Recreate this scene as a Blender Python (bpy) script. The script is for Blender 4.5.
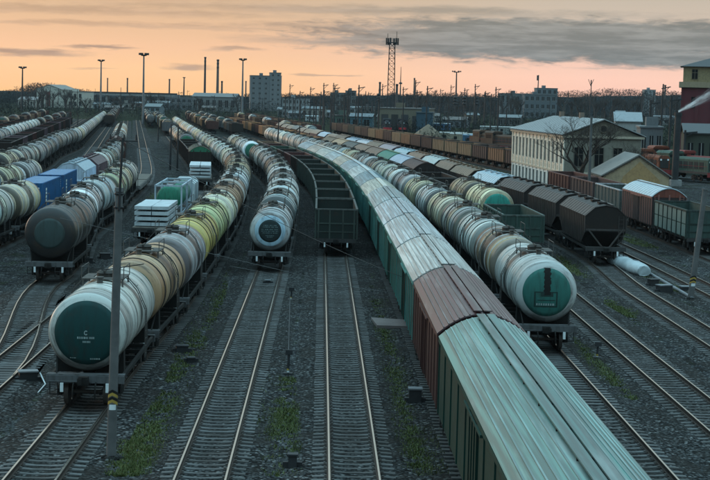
import bpy, math, random
from mathutils import Matrix, Vector
random.seed(7)
from mathutils.noise import noise as mn_noise
R_ = math.radians
for o in list(bpy.data.objects): bpy.data.objects.remove(o)
scene = bpy.context.scene
COL = scene.collection

# ------------------------------------------------------------------ camera
CAM_H, F_PX, PW, PH = 11.95, 1650.0, 710.0, 480.0
PITCH = math.atan(143.0 / 1650.0); ROLL = R_(1.37)
cam_d = bpy.data.cameras.new("camera"); cam = bpy.data.objects.new("camera", cam_d); COL.objects.link(cam)
cam_d.sensor_fit = 'HORIZONTAL'; cam_d.sensor_width = 36.0; cam_d.lens = 36.0 * F_PX / PW
cam_d.clip_start = 0.5; cam_d.clip_end = 12000
_f = Vector((0, math.cos(PITCH), -math.sin(PITCH))); _r0 = Vector((1, 0, 0)); _u0 = _r0.cross(_f)
_r = math.cos(ROLL) * _r0 + math.sin(ROLL) * _u0; _u = -math.sin(ROLL) * _r0 + math.cos(ROLL) * _u0
cam.matrix_world = Matrix(((_r.x, _u.x, -_f.x, 0), (_r.y, _u.y, -_f.y, 0), (_r.z, _u.z, -_f.z, CAM_H), (0, 0, 0, 1)))
scene.camera = cam

# ------------------------------------------------------------------ sky, sun, exposure
class NT:
    """small helper around a node tree"""
    def __init__(s, tree): s.t = tree; s.n = tree.nodes; s.l = tree.links
    def node(s, typ, **kw):
        n = s.n.new(typ)
        for k, v in kw.items(): setattr(n, k, v)
        return n
    def put(s, sock, v):
        if isinstance(v, bpy.types.NodeSocket): s.l.new(v, sock)
        elif v is not None:
            if hasattr(sock.default_value, '__len__') and not hasattr(v, '__len__'): v = (v,) * len(sock.default_value)
            if hasattr(sock.default_value, '__len__') and len(sock.default_value) == 4 and len(v) == 3: v = tuple(v) + (1,)
            sock.default_value = v
    def m(s, op, a, b=None, c=None, clamp=False):
        n = s.node('ShaderNodeMath', operation=op, use_clamp=clamp)
        for i, v in enumerate((a, b, c)):
            if v is not None: s.put(n.inputs[i], v)
        return n.outputs[0]
    def vm(s, op, a, b=None):
        n = s.node('ShaderNodeVectorMath', operation=op)
        s.put(n.inputs[0], a)
        if b is not None: s.put(n.inputs[1], b)
        return n.outputs[0]
    def mix(s, fac, a, b, blend='MIX'):
        n = s.node('ShaderNodeMix', data_type='RGBA', blend_type=blend)
        s.put(n.inputs[0], fac); s.put(n.inputs[6], a); s.put(n.inputs[7], b)
        return n.outputs[2]
    def noise(s, vec, scale, detail=4, rough=.55, dist=0.0):
        n = s.node('ShaderNodeTexNoise'); s.put(n.inputs['Vector'], vec)
        n.inputs['Scale'].default_value = scale; n.inputs['Detail'].default_value = detail
        n.inputs['Roughness'].default_value = rough; n.inputs['Distortion'].default_value = dist
        return n.outputs[0]
    def voro(s, vec, scale, out='Distance', feature='F1'):
        n = s.node('ShaderNodeTexVoronoi', feature=feature); s.put(n.inputs['Vector'], vec)
        n.inputs['Scale'].default_value = scale
        return n.outputs[out]
    def ss(s, v, lo, hi):
        n = s.node('ShaderNodeMapRange', interpolation_type='SMOOTHSTEP')
        s.put(n.inputs[0], v); s.put(n.inputs[1], lo); s.put(n.inputs[2], hi)
        n.inputs[3].default_value = 0; n.inputs[4].default_value = 1
        return n.outputs[0]
    def sep(s, v):
        n = s.node('ShaderNodeSeparateXYZ'); s.put(n.inputs[0], v); return n.outputs
    def comb(s, x, y, z):
        n = s.node('ShaderNodeCombineXYZ')
        for i, v in enumerate((x, y, z)): s.put(n.inputs[i], v)
        return n.outputs[0]
    def ramp(s, v, stops):
        n = s.node('ShaderNodeValToRGB'); s.put(n.inputs[0], v); e = n.color_ramp.elements
        while len(e) < len(stops): e.new(0.5)
        for i, (p, c) in enumerate(stops): e[i].position = p; e[i].color = tuple(c) + (1,)
        return n.outputs[0]

SUN_AZ, SUN_EL = R_(-52), R_(5)      # azimuth from +Y, negative = left
world = bpy.data.worlds.new("World"); scene.world = world; world.use_nodes = True
w = NT(world.node_tree)
for n in list(w.n): w.n.remove(n)
tc = w.node('ShaderNodeTexCoord')
dx, dy, dz = w.sep(tc.outputs['Generated'])
az = w.m('ARCTAN2', dx, dy)
el = w.m('ARCSINE', dz)
nz0 = w.noise(w.comb(w.m('MULTIPLY', az, 7.0), w.m('MULTIPLY', el, 60.0), 3.1), 1.0, 6, .6, .3)
nz1 = w.noise(w.comb(w.m('MULTIPLY', az, 26.0), w.m('MULTIPLY', el, 230.0), 7.7), 1.0, 6, .62, .2)
nzb = w.noise(w.comb(w.m('MULTIPLY', az, 62.0), w.m('MULTIPLY', el, 300.0), 1.7), 1.0, 5, .6, .3)
elw = w.m('ADD', el, w.m('MULTIPLY', w.m('SUBTRACT', nz1, .5), .006))
elp = w.m('MAXIMUM', el, 0.0)
tsq = w.m('SQRT', elp)                      # 0.066 rad -> .257, 0.5 -> .707
zen = [(.42, (.21, .30, .345)), (.60, (.33, .53, .62)), (.80, (.74, 1.26, 1.48)), (1.0, (1.12, 1.95, 2.30))]   # cloudy twilight: zenith brighter than the lower sky
warm = w.ramp(tsq, [(0.0, (.96, .54, .24)), (.12, (.95, .57, .30)), (.165, (.84, .51, .31)), (.215, (.62, .42, .28)), (.26, (.47, .36, .27)), (.31, (.36, .32, .28))] + zen)
pink = w.ramp(tsq, [(0.0, (.90, .51, .39)), (.12, (.96, .59, .46)), (.165, (.84, .55, .44)), (.215, (.55, .46, .39)), (.26, (.42, .39, .345)), (.31, (.34, .33, .30))] + zen)
cool = w.ramp(tsq, [(0.0, (.085, .125, .15)), (.2, (.10, .145, .175)), (.42, (.14, .215, .255))] + zen[1:])
fr = w.ss(az, -.10, .16)
base = w.mix(fr, warm, pink)
# the glow belongs to the western half of the sky only
away = w.ss(w.m('ABSOLUTE', w.m('ADD', az, .35)), .75, 1.9)
base = w.mix(away, base, cool)
# streaks of cloud: (azimuth, elevation, half width, half height, strength)
def streak(a0, e0, wa, we, k, soft=1.0):
    u = w.m('DIVIDE', w.m('SUBTRACT', az, a0), wa)
    v = w.m('DIVIDE', w.m('SUBTRACT', elw, e0), we)
    d = w.m('SQRT', w.m('ADD', w.m('MULTIPLY', u, u), w.m('MULTIPLY', v, v)))
    d = w.m('ADD', d, w.m('MULTIPLY', w.m('SUBTRACT', nzb, .5), .9))
    return w.m('MULTIPLY', w.ss(d, 1.0, 1.0 - soft), k)
streaks = [(-.195, .0215, .048, .0034, .85, .8), (-.235, .0238, .03, .002, .6, .8), (-.155, .0258, .032, .0017, .85, .8), (-.103, .0150, .022, .0030, .75, .8), (-.16, .0135, .02, .001, .4, .8), (-.075, .0270, .024, .0014, .6, .8),
           (-.04, .0335, .06, .0036, .55, .9), (.02, .0335, .10, .0050, .9, .7), (-.02, .0122, .03, .0012, .5, .8), (.06, .0262, .06, .0016, .7, .8),
           (.125, .0365, .20, .0165, 1.0, .42), (.19, .0275, .10, .0085, 1.0, .5), (.09, .0415, .22, .0035, .75, .7), (.25, .036, .12, .014, 1.0, .6), (.0, .052, .26, .0045, .65, .9),
           (-.17, .0475, .18, .0042, .6, .9), (-.15, .0395, .20, .0022, .5, .9), (-.2, .056, .2, .004, .55, .9), (.16, .0205, .05, .0010, .4, .8)]
acc = None
for s_ in streaks:
    v = streak(*s_); acc = v if acc is None else w.m('MAXIMUM', acc, v)
deck = w.ss(w.m('ADD', el, w.m('MULTIPLY', w.m('SUBTRACT', nz0, .5), .10)), .045, .16)
ccol = w.mix(w.ss(az, -.13, .07), (.29, .21, .175), (.145, .175, .185))
ccol = w.mix(w.ss(nz1, .38, .66), ccol, w.mix(w.ss(az, -.13, .07), (.42, .30, .24), (.25, .275, .28)))
skyc = w.mix(acc, base, ccol)
skyc = w.mix(w.m('MULTIPLY', deck, .25), skyc, (.24, .29, .31))
below = w.ss(el, 0.0, -.02)
skyc = w.mix(below, skyc, (.05, .05, .05))
nish = w.node('ShaderNodeTexSky', sky_type='NISHITA', sun_disc=False)
nish.sun_elevation = SUN_EL; nish.sun_rotation = SUN_AZ; nish.air_density = 1.5; nish.dust_density = 3.0
bg1 = w.node('ShaderNodeBackground'); w.put(bg1.inputs[0], nish.outputs[0]); bg1.inputs[1].default_value = 0.0
bg2 = w.node('ShaderNodeBackground'); w.put(bg2.inputs[0], skyc); bg2.inputs[1].default_value = 1.0
ads = w.node('ShaderNodeAddShader'); w.l.new(bg1.outputs[0], ads.inputs[0]); w.l.new(bg2.outputs[0], ads.inputs[1])
wo = w.node('ShaderNodeOutputWorld'); w.l.new(ads.outputs[0], wo.inputs[0])
bg1.inputs[1].default_value = 0.05

sun_d = bpy.data.lights.new("sun", 'SUN'); sun = bpy.data.objects.new("sun", sun_d); COL.objects.link(sun)
sun_d.energy = 0.6; sun_d.angle = R_(14); sun_d.color = (1.0, .78, .60)
sdir = Vector((math.sin(SUN_AZ) * math.cos(SUN_EL + .1), math.cos(SUN_AZ) * math.cos(SUN_EL + .1), math.sin(SUN_EL + .1)))
sun.rotation_euler = sdir.to_track_quat('Z', 'Y').to_euler()

scene.view_settings.view_transform = 'Standard'; scene.view_settings.look = 'None'
scene.view_settings.exposure = 0.12; scene.view_settings.gamma = 1.0
scene.view_settings.use_curve_mapping = False
scene.cycles.transparent_max_bounces = 32

# ------------------------------------------------------------------ helpers
def at(px, py, z=0.0):
    """a measured image point (710x480) on the level plane z -> world x, y"""
    a, b = px - PW / 2, py - PH / 2
    cr, sr = math.cos(ROLL), math.sin(ROLL); x = a * cr + b * sr; y = -a * sr + b * cr
    cp, sp = math.cos(PITCH), math.sin(PITCH)
    t = (z - CAM_H) / (-F_PX * sp - y * cp)
    return x * t, (F_PX * cp - y * sp) * t
def at_depth(px, py, Y):
    """the same point at a known distance Y -> world x, z"""
    a, b = px - PW / 2, py - PH / 2
    cr, sr = math.cos(ROLL), math.sin(ROLL); x = a * cr + b * sr; y = -a * sr + b * cr
    cp, sp = math.cos(PITCH), math.sin(PITCH)
    t = Y / (F_PX * cp - y * sp)
    return x * t, CAM_H + (-F_PX * sp - y * cp) * t

class MB:
    def __init__(s): s.v = []; s.f = []; s.sm = []
    def add(s, vs, fs, smooth=False, M=None):
        b = len(s.v)
        s.v += [tuple(M @ Vector(p)) for p in vs] if M is not None else [tuple(p) for p in vs]
        for f in fs: s.f.append(tuple(b + i for i in f)); s.sm.append(smooth)
        return s
    def box(s, x0, x1, y0, y1, z0, z1, M=None):
        v = [(x0, y0, z0), (x1, y0, z0), (x1, y1, z0), (x0, y1, z0), (x0, y0, z1), (x1, y0, z1), (x1, y1, z1), (x0, y1, z1)]
        return s.add(v, [(3, 2, 1, 0), (4, 5, 6, 7), (0, 1, 5, 4), (1, 2, 6, 5), (2, 3, 7, 6), (3, 0, 4, 7)], M=M)
    def cbox(s, c, d, M=None): return s.box(c[0]-d[0]/2, c[0]+d[0]/2, c[1]-d[1]/2, c[1]+d[1]/2, c[2]-d[2]/2, c[2]+d[2]/2, M)
    def bar(s, p0, p1, wd, ht=None):
        """rectangular bar between two points"""
        ht = ht or wd; a, b = Vector(p0), Vector(p1); d = b - a; L = d.length
        q = d.to_track_quat('X', 'Z'); M = Matrix.Translation(a) @ q.to_matrix().to_4x4()
        return s.box(0, L, -wd/2, wd/2, -ht/2, ht/2, M)
    def tube(s, p0, p1, r0, r1=None, n=8, caps=True):
        r1 = r0 if r1 is None else r1; a, b = Vector(p0), Vector(p1); d = (b - a)
        q = d.to_track_quat('Z', 'X').to_matrix(); vs = []
        for P, r in ((a, r0), (b, r1)):
            for i in range(n):
                t = 2*math.pi*i/n; vs.append(P + q @ Vector((r*math.cos(t), r*math.sin(t), 0)))
        fs = [(i, (i+1) % n, n+(i+1) % n, n+i) for i in range(n)]
        s.add(vs, fs, True)
        if caps: s.add(vs, [tuple(range(n))[::-1], tuple(range(n, 2*n))])
        return s
    def lathe(s, prof, n=24, M=None, smooth=True):
        """profile [(x, r)] turned about the local X axis"""
        vs = []; fs = []
        for (x, r) in prof:
            for i in range(n):
                t = 2*math.pi*i/n; vs.append((x, r*math.cos(t), r*math.sin(t)))
        for k in range(len(prof)-1):
            for i in range(n):
                j = (i+1) % n; fs.append((k*n+i, (k+1)*n+i, (k+1)*n+j, k*n+j))
        return s.add(vs, fs, smooth, M)
    def prism_x(s, poly, x0, x1, smooth=False):
        """polygon in (y, z) pushed along X"""
        n = len(poly); vs = [(x0, y, z) for y, z in poly] + [(x1, y, z) for y, z in poly]
        s.add(vs, [(i, (i+1) % n, n+(i+1) % n, n+i) for i in range(n)], smooth)
        s.add(vs, [tuple(range(n))[::-1], tuple(range(n, 2*n))])
        return s
    def prism_y(s, poly, y0, y1):
        """polygon in (x, z) pushed along Y"""
        n = len(poly); vs = [(x, y0, z) for x, z in poly] + [(x, y1, z) for x, z in poly]
        s.add(vs, [(i, (i+1) % n, n+(i+1) % n, n+i) for i in range(n)])
        s.add(vs, [tuple(range(n))[::-1], tuple(range(n, 2*n))])
        return s
    def prism_z(s, poly, z0, z1):
        n = len(poly); vs = [(x, y, z0) for x, y in poly] + [(x, y, z1) for x, y in poly]
        s.add(vs, [(i, (i+1) % n, n+(i+1) % n, n+i) for i in range(n)])
        s.add(vs, [tuple(range(n))[::-1], tuple(range(n, 2*n))])
        return s
    def mesh(s, name):
        me = bpy.data.meshes.new(name); me.from_pydata(s.v, [], s.f)
        if any(s.sm): me.polygons.foreach_set('use_smooth', s.sm)
        me.update(); return me
def M3(x=0, y=0, z=0, rz=0, ry=0, rx=0):
    return Matrix.Translation((x, y, z)) @ Matrix.Rotation(rz, 4, 'Z') @ Matrix.Rotation(ry, 4, 'Y') @ Matrix.Rotation(rx, 4, 'X')

def tag(o, label=None, cat=None, group=None, kind=None):
    if label: o['label'] = label
    if cat: o['category'] = cat
    if group: o['group'] = group
    if kind: o['kind'] = kind
    return o
def obj(name, mesh, mat, parent=None, M=None, color=None):
    if isinstance(mesh, MB): mesh = mesh.mesh(name)
    o = bpy.data.objects.new(name, mesh); COL.objects.link(o)
    if mat is not None and len(mesh.materials) == 0: mesh.materials.append(mat)
    if parent is not None: o.parent = parent
    if M is not None: o.matrix_local = M
    if color is not None: o.color = tuple(color) + (1,)
    return o
def empty(name, x=0, y=0, z=0, rz=0):
    o = bpy.data.objects.new(name, None); COL.objects.link(o); o.location = (x, y, z); o.rotation_euler = (0, 0, rz)
    o.empty_display_size = .3
    return o

# a template is a list of parts: (name, mesh, material, colour or key, [sub-parts], matrix)
def P(name, mb, mat, color=None, kids=(), M=None):
    me = mb.mesh(name) if isinstance(mb, MB) else mb
    if len(me.materials) == 0: me.materials.append(mat)
    return (name, me, color, list(kids), M)
JOINED = {'stencilled_text', 'stencil_frame', 'board_bracket'}     # marks and brackets too small to pick apart
def spawn(tmpl, parent, cols):
    for (name, me, color, kids, M) in tmpl:
        o = bpy.data.objects.new(name, me); COL.objects.link(o); o.parent = parent
        if M is not None: o.matrix_local = M
        c = cols.get(color, (.3, .3, .3)) if isinstance(color, str) else color
        if c is not None: o.color = tuple(c) if len(c) == 4 else tuple(c) + (1,)
        if name in JOINED: o['kind'] = 'stuff'
        if kids: spawn(kids, o, cols)
def thing(name, tmpl, label, cat, group, x, y, z, rz, cols):
    r = empty(name, x, y, z, rz); tag(r, label, cat, group); spawn(tmpl, r, cols); return r

# ------------------------------------------------------------------ materials
MATS = {}
def new_mat(name):
    m = bpy.data.materials.new(name); m.use_nodes = True; t = NT(m.node_tree)
    b = t.n['Principled BSDF']; MATS[name] = m
    return m, t, b
def bump(t, b, h, strength=.3, dist=.02):
    n = t.node('ShaderNodeBump'); n.inputs['Strength'].default_value = strength; n.inputs['Distance'].default_value = dist
    t.put(n.inputs['Height'], h); t.l.new(n.outputs[0], b.inputs['Normal'])
def objco(t):
    c = t.node('ShaderNodeTexCoord').outputs['Object']
    i = t.node('ShaderNodeObjectInfo')
    off = t.m('MULTIPLY', i.outputs['Random'], 57.0)
    return c, t.vm('ADD', c, t.comb(off, off, off)), i

def mat_paint(name, rough=.55, dirt=.55, streak=True, metal=0.0, fixed=None, rust=.35, spec=.15):
    """weathered painted steel, colour from the object"""
    m, t, b = new_mat(name); c, cr, i = objco(t)
    col = i.outputs['Color'] if fixed is None else fixed
    x, y, z = t.sep(cr)
    n1 = t.noise(cr, 1.3, 5, .6)
    st = t.noise(t.comb(t.m('MULTIPLY', x, 5.0), t.m('MULTIPLY', y, 5.0), t.m('MULTIPLY', z, .6)), 1.0, 4, .6)
    col1 = t.mix(t.m('MULTIPLY', t.ss(st, .42, .72), dirt), col, t.mix(.75, col, (.022, .019, .017)))
    col2 = t.mix(t.m('MULTIPLY', t.ss(n1, .55, .75), rust), col1, (.050, .026, .017))
    n3 = t.noise(cr, 9.0, 3, .6)
    col3 = t.mix(t.m('MULTIPLY', n3, .35), col2, t.mix(.5, col2, (.02, .02, .02)))
    t.put(b.inputs['Base Color'], col3)
    t.put(b.inputs['Roughness'], t.m('ADD', rough - .08, t.m('MULTIPLY', n1, .25)))
    b.inputs['Metallic'].default_value = metal; b.inputs['Specular IOR Level'].default_value = spec
    bump(t, b, t.m('ADD', n3, n1), .15, .03)
    return m
def mat_tank(name):
    """tank barrel: shell courses of slightly different paint, oil run from the hatch, grime below"""
    m, t, b = new_mat(name); c, cr, i = objco(t); col = i.outputs['Color']
    x, y, z = t.sep(c)
    rnd = i.outputs['Random']
    wob = t.noise(cr, 1.6, 4, .6)
    xs = t.m('ADD', t.m('DIVIDE', x, 1.72), t.m('MULTIPLY', rnd, .5))
    idx = t.m('FLOOR', xs)
    wn = t.node('ShaderNodeTexWhiteNoise', noise_dimensions='2D')
    t.put(wn.inputs['Vector'], t.comb(idx, t.m('MULTIPLY', rnd, 91.0), 0.0))
    tint = t.m('ADD', .45, t.m('MULTIPLY', wn.outputs['Value'], .80))
    hue = t.mix(t.m('MULTIPLY', wn.outputs['Value'], .5), col, t.mix(1.0, col, t.mix(wn.outputs['Value'], (1.0, .86, .66), (.78, .98, 1.05)), 'MULTIPLY'))
    wc = t.sep(wn.outputs['Color']); odd = t.m('MULTIPLY', t.m('GREATER_THAN', wc[0], .62), t.m('MULTIPLY', i.outputs['Alpha'], .55))
    hue = t.mix(odd, hue, t.ramp(wc[1], [(0.0, (.30, .15, .08)), (.25, (.62, .50, .20)), (.5, (.26, .36, .37)), (.75, (.70, .66, .55)), (1.0, (.10, .085, .08))]))
    base = t.mix(1.0, hue, t.comb(tint, tint, tint), 'MULTIPLY')
    seam = t.ss(t.m('ABSOLUTE', t.m('SUBTRACT', t.m('FRACT', xs), .5)), .475, .495)
    base = t.mix(t.m('MULTIPLY', seam, .75), base, (.035, .03, .028))
    # drips down the flanks
    ang = t.m('ARCTAN2', y, t.m('SUBTRACT', z, 2.8))
    dr = t.noise(t.comb(t.m('MULTIPLY', x, 6.0), t.m('MULTIPLY', ang, .8), t.m('MULTIPLY', rnd, 40.0)), 1.0, 4, .65)
    base = t.mix(t.m('MULTIPLY', t.ss(dr, .44, .70), .85), base, (.050, .035, .026))
    # oil run under the hatch, wider on some tanks
    width = t.m('MULTIPLY', t.m('ADD', .12, t.m('MULTIPLY', t.m('POWER', rnd, 1.6), 1.0)), t.m('ADD', .35, t.m('MULTIPLY', i.outputs['Alpha'], .65)))
    ox = t.m('ADD', t.m('ABSOLUTE', x), t.m('MULTIPLY', t.m('SUBTRACT', t.noise(t.comb(t.m('MULTIPLY', x, 3.0), t.m('MULTIPLY', ang, .7), rnd), 2.0, 5, .65), .5), 1.3))
    oil = t.ss(ox, t.m('ADD', width, .25), width)
    base = t.mix(t.m('MULTIPLY', oil, .88), base, (.022, .02, .019))
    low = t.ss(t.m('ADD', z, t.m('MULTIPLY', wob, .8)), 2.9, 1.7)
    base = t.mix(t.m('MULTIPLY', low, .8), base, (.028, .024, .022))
    end_shade = t.ss(t.m('ADD', t.m('ABSOLUTE', x), t.m('MULTIPLY', wob, .5)), 4.35, 4.95)  # barrel ends painted darker for the shade in the gaps between tanks
    base = t.mix(t.m('MULTIPLY', end_shade, t.m('MULTIPLY', i.outputs['Alpha'], .9)), base, (.03, .028, .027))
    sp = t.ss(t.noise(cr, 5.0, 5, .7), .58, .72)
    base = t.mix(t.m('MULTIPLY', sp, .5), base, t.mix(.6, t.mix(1.0, base, (.7, .6, .5), 'MULTIPLY'), (.05, .032, .024)))
    t.put(b.inputs['Base Color'], base)
    t.put(b.inputs['Roughness'], t.m('ADD', .22, t.m('MULTIPLY', wob, .3)))
    b.inputs['Specular IOR Level'].default_value = .38
    bump(t, b, t.m('ADD', t.m('MULTIPLY', seam, -.6), t.m('MULTIPLY', wob, .6)), .35, .03)
    return m
def mat_plain(name, col, rough=.8, metal=0, var=.35, scale=6, bmp=.3, spec=.3, col2=None):
    m, t, b = new_mat(name); c, cr, i = objco(t)
    n = t.noise(cr, scale, 5, .65); n2 = t.noise(cr, scale * .17, 4, .6)
    dark = tuple(v * (1 - var) for v in col); lite = tuple(min(1, v * (1 + var)) for v in (col2 or col))
    base = t.mix(t.ss(n2, .3, .7), t.mix(n, dark, col), t.mix(n, col, lite))
    t.put(b.inputs['Base Color'], base); b.inputs['Roughness'].default_value = rough
    b.inputs['Metallic'].default_value = metal; b.inputs['Specular IOR Level'].default_value = spec
    bump(t, b, n, bmp, .02)
    return m
def mat_objcol(name, rough=.8, var=.4, scale=2.5, spec=.3, bmp=.3, rowz=0):
    """plaster, boards, roofing: colour from the object, blotchy"""
    m, t, b = new_mat(name); c, cr, i = objco(t); col = i.outputs['Color']
    n = t.noise(cr, scale, 6, .65); n2 = t.noise(cr, scale * 7, 3, .6)
    x, y, z = t.sep(cr)
    st = t.noise(t.comb(t.m('MULTIPLY', x, 2.0), t.m('MULTIPLY', y, 2.0), t.m('MULTIPLY', z, .25)), 1.5, 5, .65)
    base = t.mix(t.m('MULTIPLY', t.ss(n, .4, .75), var), col, t.mix(.7, col, (.06, .05, .045)))
    base = t.mix(t.m('MULTIPLY', t.ss(st, .5, .78), var), base, t.mix(.6, col, (.04, .04, .04)))
    base = t.mix(t.m('MULTIPLY', n2, .25), base, t.mix(.5, base, (.02, .02, .02)))
    t.put(b.inputs['Base Color'], base); b.inputs['Roughness'].default_value = rough
    b.inputs['Specular IOR Level'].default_value = spec
    bump(t, b, n2, bmp, .02)
    return m

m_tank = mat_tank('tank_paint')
m_paint = mat_paint('wagon_paint')
m_roof = mat_paint('roof_metal', rough=.42, dirt=.35, rust=.3, spec=.6)
def mat_train_roof():
    """sheet roof worn in long bands, with pale streaks painted in for highlights"""
    m, t, b = new_mat('train_roof'); c, cr, i = objco(t); x, y, z = t.sep(cr); col = i.outputs['Color']
    st = t.noise(t.comb(t.m('MULTIPLY', x, .10), t.m('MULTIPLY', y, 6.0), 0.0), 1.0, 4, .6)
    bl = t.noise(t.comb(t.m('MULTIPLY', x, .14), t.m('MULTIPLY', y, 1.6), 0.0), 1.0, 4, .6)  # broad pale streaks: sky highlights put into the roof colour
    c1 = t.mix(t.ss(st, .42, .62), t.mix(.55, col, (.03, .035, .04)), col); c1 = t.mix(t.m('MULTIPLY', t.ss(bl, .48, .75), .35), c1, t.mix(.5, col, (.78, .82, .82)))
    t.put(b.inputs['Base Color'], c1); b.inputs['Metallic'].default_value = .25; b.inputs['Specular IOR Level'].default_value = .6
    t.put(b.inputs['Roughness'], t.m('ADD', .22, t.m('MULTIPLY', st, .3))); bump(t, b, st, .12, .03)
    return m
m_troof = mat_train_roof()
m_steel = mat_paint('grimy_steel', rough=.7, dirt=.7, rust=.4)
m_under = mat_plain('underframe_grime', (.011, .0105, .010), .8, 0, .5, 5, .4)
m_wheel = mat_plain('wheel_steel', (.05, .042, .038), .55, .3, .4, 6, .2)
m_white = mat_plain('white_enamel', (.62, .68, .70), .5, 0, .2, 20, .1)
m_conc = mat_plain('concrete', (.22, .225, .225), .85, 0, .35, 7, .35)
m_pole = mat_plain('pole_concrete', (.10, .102, .103), .85, 0, .4, 5, .35)
m_wood = mat_plain('weathered_wood', (.13, .115, .10), .85, 0, .4, 9, .4)
m_cover = mat_objcol('plaster', var=.35)
m_roofing = mat_objcol('roofing', rough=.6, var=.35, scale=1.2, spec=.4)
m_dark = mat_plain('dark_metal', (.03, .032, .035), .6, .2, .4, 4, .2)
m_galv = mat_plain('galvanised', (.17, .185, .20), .55, .3, .3, 5, .2)
m_brickplain = mat_objcol('brickwork', rough=.9, var=.5, scale=3.0)
m_cloth = mat_plain('tarp', (.40, .47, .50), .6, 0, .55, 2.2, .8)
m_wire = mat_plain('wire', (.10, .10, .10), .5, .3, .2, 3, .1)
m_bark = mat_plain('bark', (.045, .036, .03), .9, 0, .4, 8, .4)
m_twig = mat_plain('twigs', (.04, .032, .027), .9, 0, .4, 3, .1)

def mat_window():
    m, t, b = new_mat('window_glass'); c, cr, i = objco(t)
    t.put(b.inputs['Base Color'], t.mix(i.outputs['Random'], (.006, .007, .008), (.016, .018, .02)))
    b.inputs['Roughness'].default_value = .25; b.inputs['Specular IOR Level'].default_value = .2
    return m
m_glass = mat_window()

def mat_rail():
    m, t, b = new_mat('rail_steel')
    g = t.node('ShaderNodeNewGeometry'); nz = t.sep(g.outputs['Normal'])[2]; pz = t.sep(g.outputs['Position'])[2]
    top = t.m('MULTIPLY', t.ss(nz, .8, .95), t.ss(pz, -.03, -.01))
    n = t.noise(g.outputs['Position'], 3.0, 4, .6)
    t.put(b.inputs['Base Color'], t.mix(top, t.mix(n, (.02, .013, .010), (.05, .030, .02)), (.70, .62, .54)))
    t.put(b.inputs['Metallic'], top)
    t.put(b.inputs['Roughness'], t.mix(top, (.85, .85, .85), t.mix(n, (.16, .16, .16), (.30, .30, .30))))
    return m
m_rail = mat_rail()

def mat_ground():
    m, t, b = new_mat('yard_ground')
    p = t.node('ShaderNodeNewGeometry').outputs['Position']
    x, y, z = t.sep(p)
    v = t.voro(p, 8.5, 'Color'); vd = t.voro(p, 8.5, 'Distance')
    gry = t.sep(v)[0]
    stone = t.mix(gry, (.006, .007, .008), (.085, .090, .093))
    stone = t.mix(t.ss(t.sep(v)[1], .82, .92), stone, (.21, .215, .215))
    stone = t.mix(t.ss(vd, .35, .75), stone, (.02, .02, .022))
    big = t.noise(p, .35, 5, .6); med = t.noise(p, 1.7, 5, .65)
    # oily dark soil, pale fines
    soil = t.mix(t.noise(p, 24.0, 4, .7), (.005, .005, .005), (.022, .020, .018))
    base = t.mix(t.m('MULTIPLY', t.ss(t.m('ADD', t.m('MULTIPLY', med, .6), t.m('MULTIPLY', t.noise(p, .22, 4, .6), .5)), .50, .66), .9), stone, soil)
    fines = t.mix(t.noise(p, 30.0, 3, .6), (.040, .043, .046), (.085, .09, .094))
    base = t.mix(t.m('MULTIPLY', t.ss(big, .55, .72), .6), base, fines)
    # moss and short weeds in blotches
    gm = t.noise(t.comb(t.m('MULTIPLY', x, 1.0), t.m('MULTIPLY', y, .35), 0.0), .55, 6, .7)
    gmask = t.m('MULTIPLY', t.ss(gm, .50, .62), t.ss(t.noise(p, 3.0, 5, .75), .42, .60))
    base = t.mix(t.m('MULTIPLY', gmask, .7), base, t.mix(t.noise(p, 9.0, 3, .6), (.012, .018, .007), (.036, .050, .016)))
    # beyond the yard: dull grass and earth
    far = t.m('MAXIMUM', t.ss(y, 420.0, 640.0), t.ss(t.m('ABSOLUTE', t.m('ADD', x, t.m('MULTIPLY', y, .06))), 70.0, 110.0))
    turf = t.mix(t.noise(p, .05, 6, .6), (.008, .011, .008), (.028, .036, .020))
    base = t.mix(far, base, turf)
    t.put(b.inputs['Base Color'], base); b.inputs['Roughness'].default_value = .92
    b.inputs['Specular IOR Level'].default_value = .02
    bump(t, b, t.m('ADD', t.m('MULTIPLY', vd, -1.0), t.m('MULTIPLY', med, .8)), .9, .05)
    return m
m_ground = mat_ground()
def mat_ballast():
    m, t, b = new_mat('track_ballast')
    p = t.node('ShaderNodeNewGeometry').outputs['Position']
    v = t.voro(p, 8.5, 'Color'); vd = t.voro(p, 8.5, 'Distance')
    c = t.mix(t.sep(v)[0], (.006, .007, .007), (.082, .086, .088))
    c = t.mix(t.ss(t.sep(v)[1], .84, .92), c, (.19, .195, .195))
    c = t.mix(t.ss(vd, .35, .75), c, (.004, .004, .004))
    med = t.noise(p, .9, 5, .65); lg = t.noise(p, .16, 4, .6)
    c = t.mix(t.m('MULTIPLY', t.ss(t.m('ADD', t.m('MULTIPLY', med, .6), t.m('MULTIPLY', lg, .5)), .48, .66), .75), c, t.mix(t.sep(v)[2], (.010, .009, .008), (.035, .032, .029)))
    t.put(b.inputs['Base Color'], c); b.inputs['Roughness'].default_value = .92; b.inputs['Specular IOR Level'].default_value = .1
    bump(t, b, t.m('MULTIPLY', vd, -1.0), 1.0, .08)
    return m
m_ballast = mat_ballast()
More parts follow.
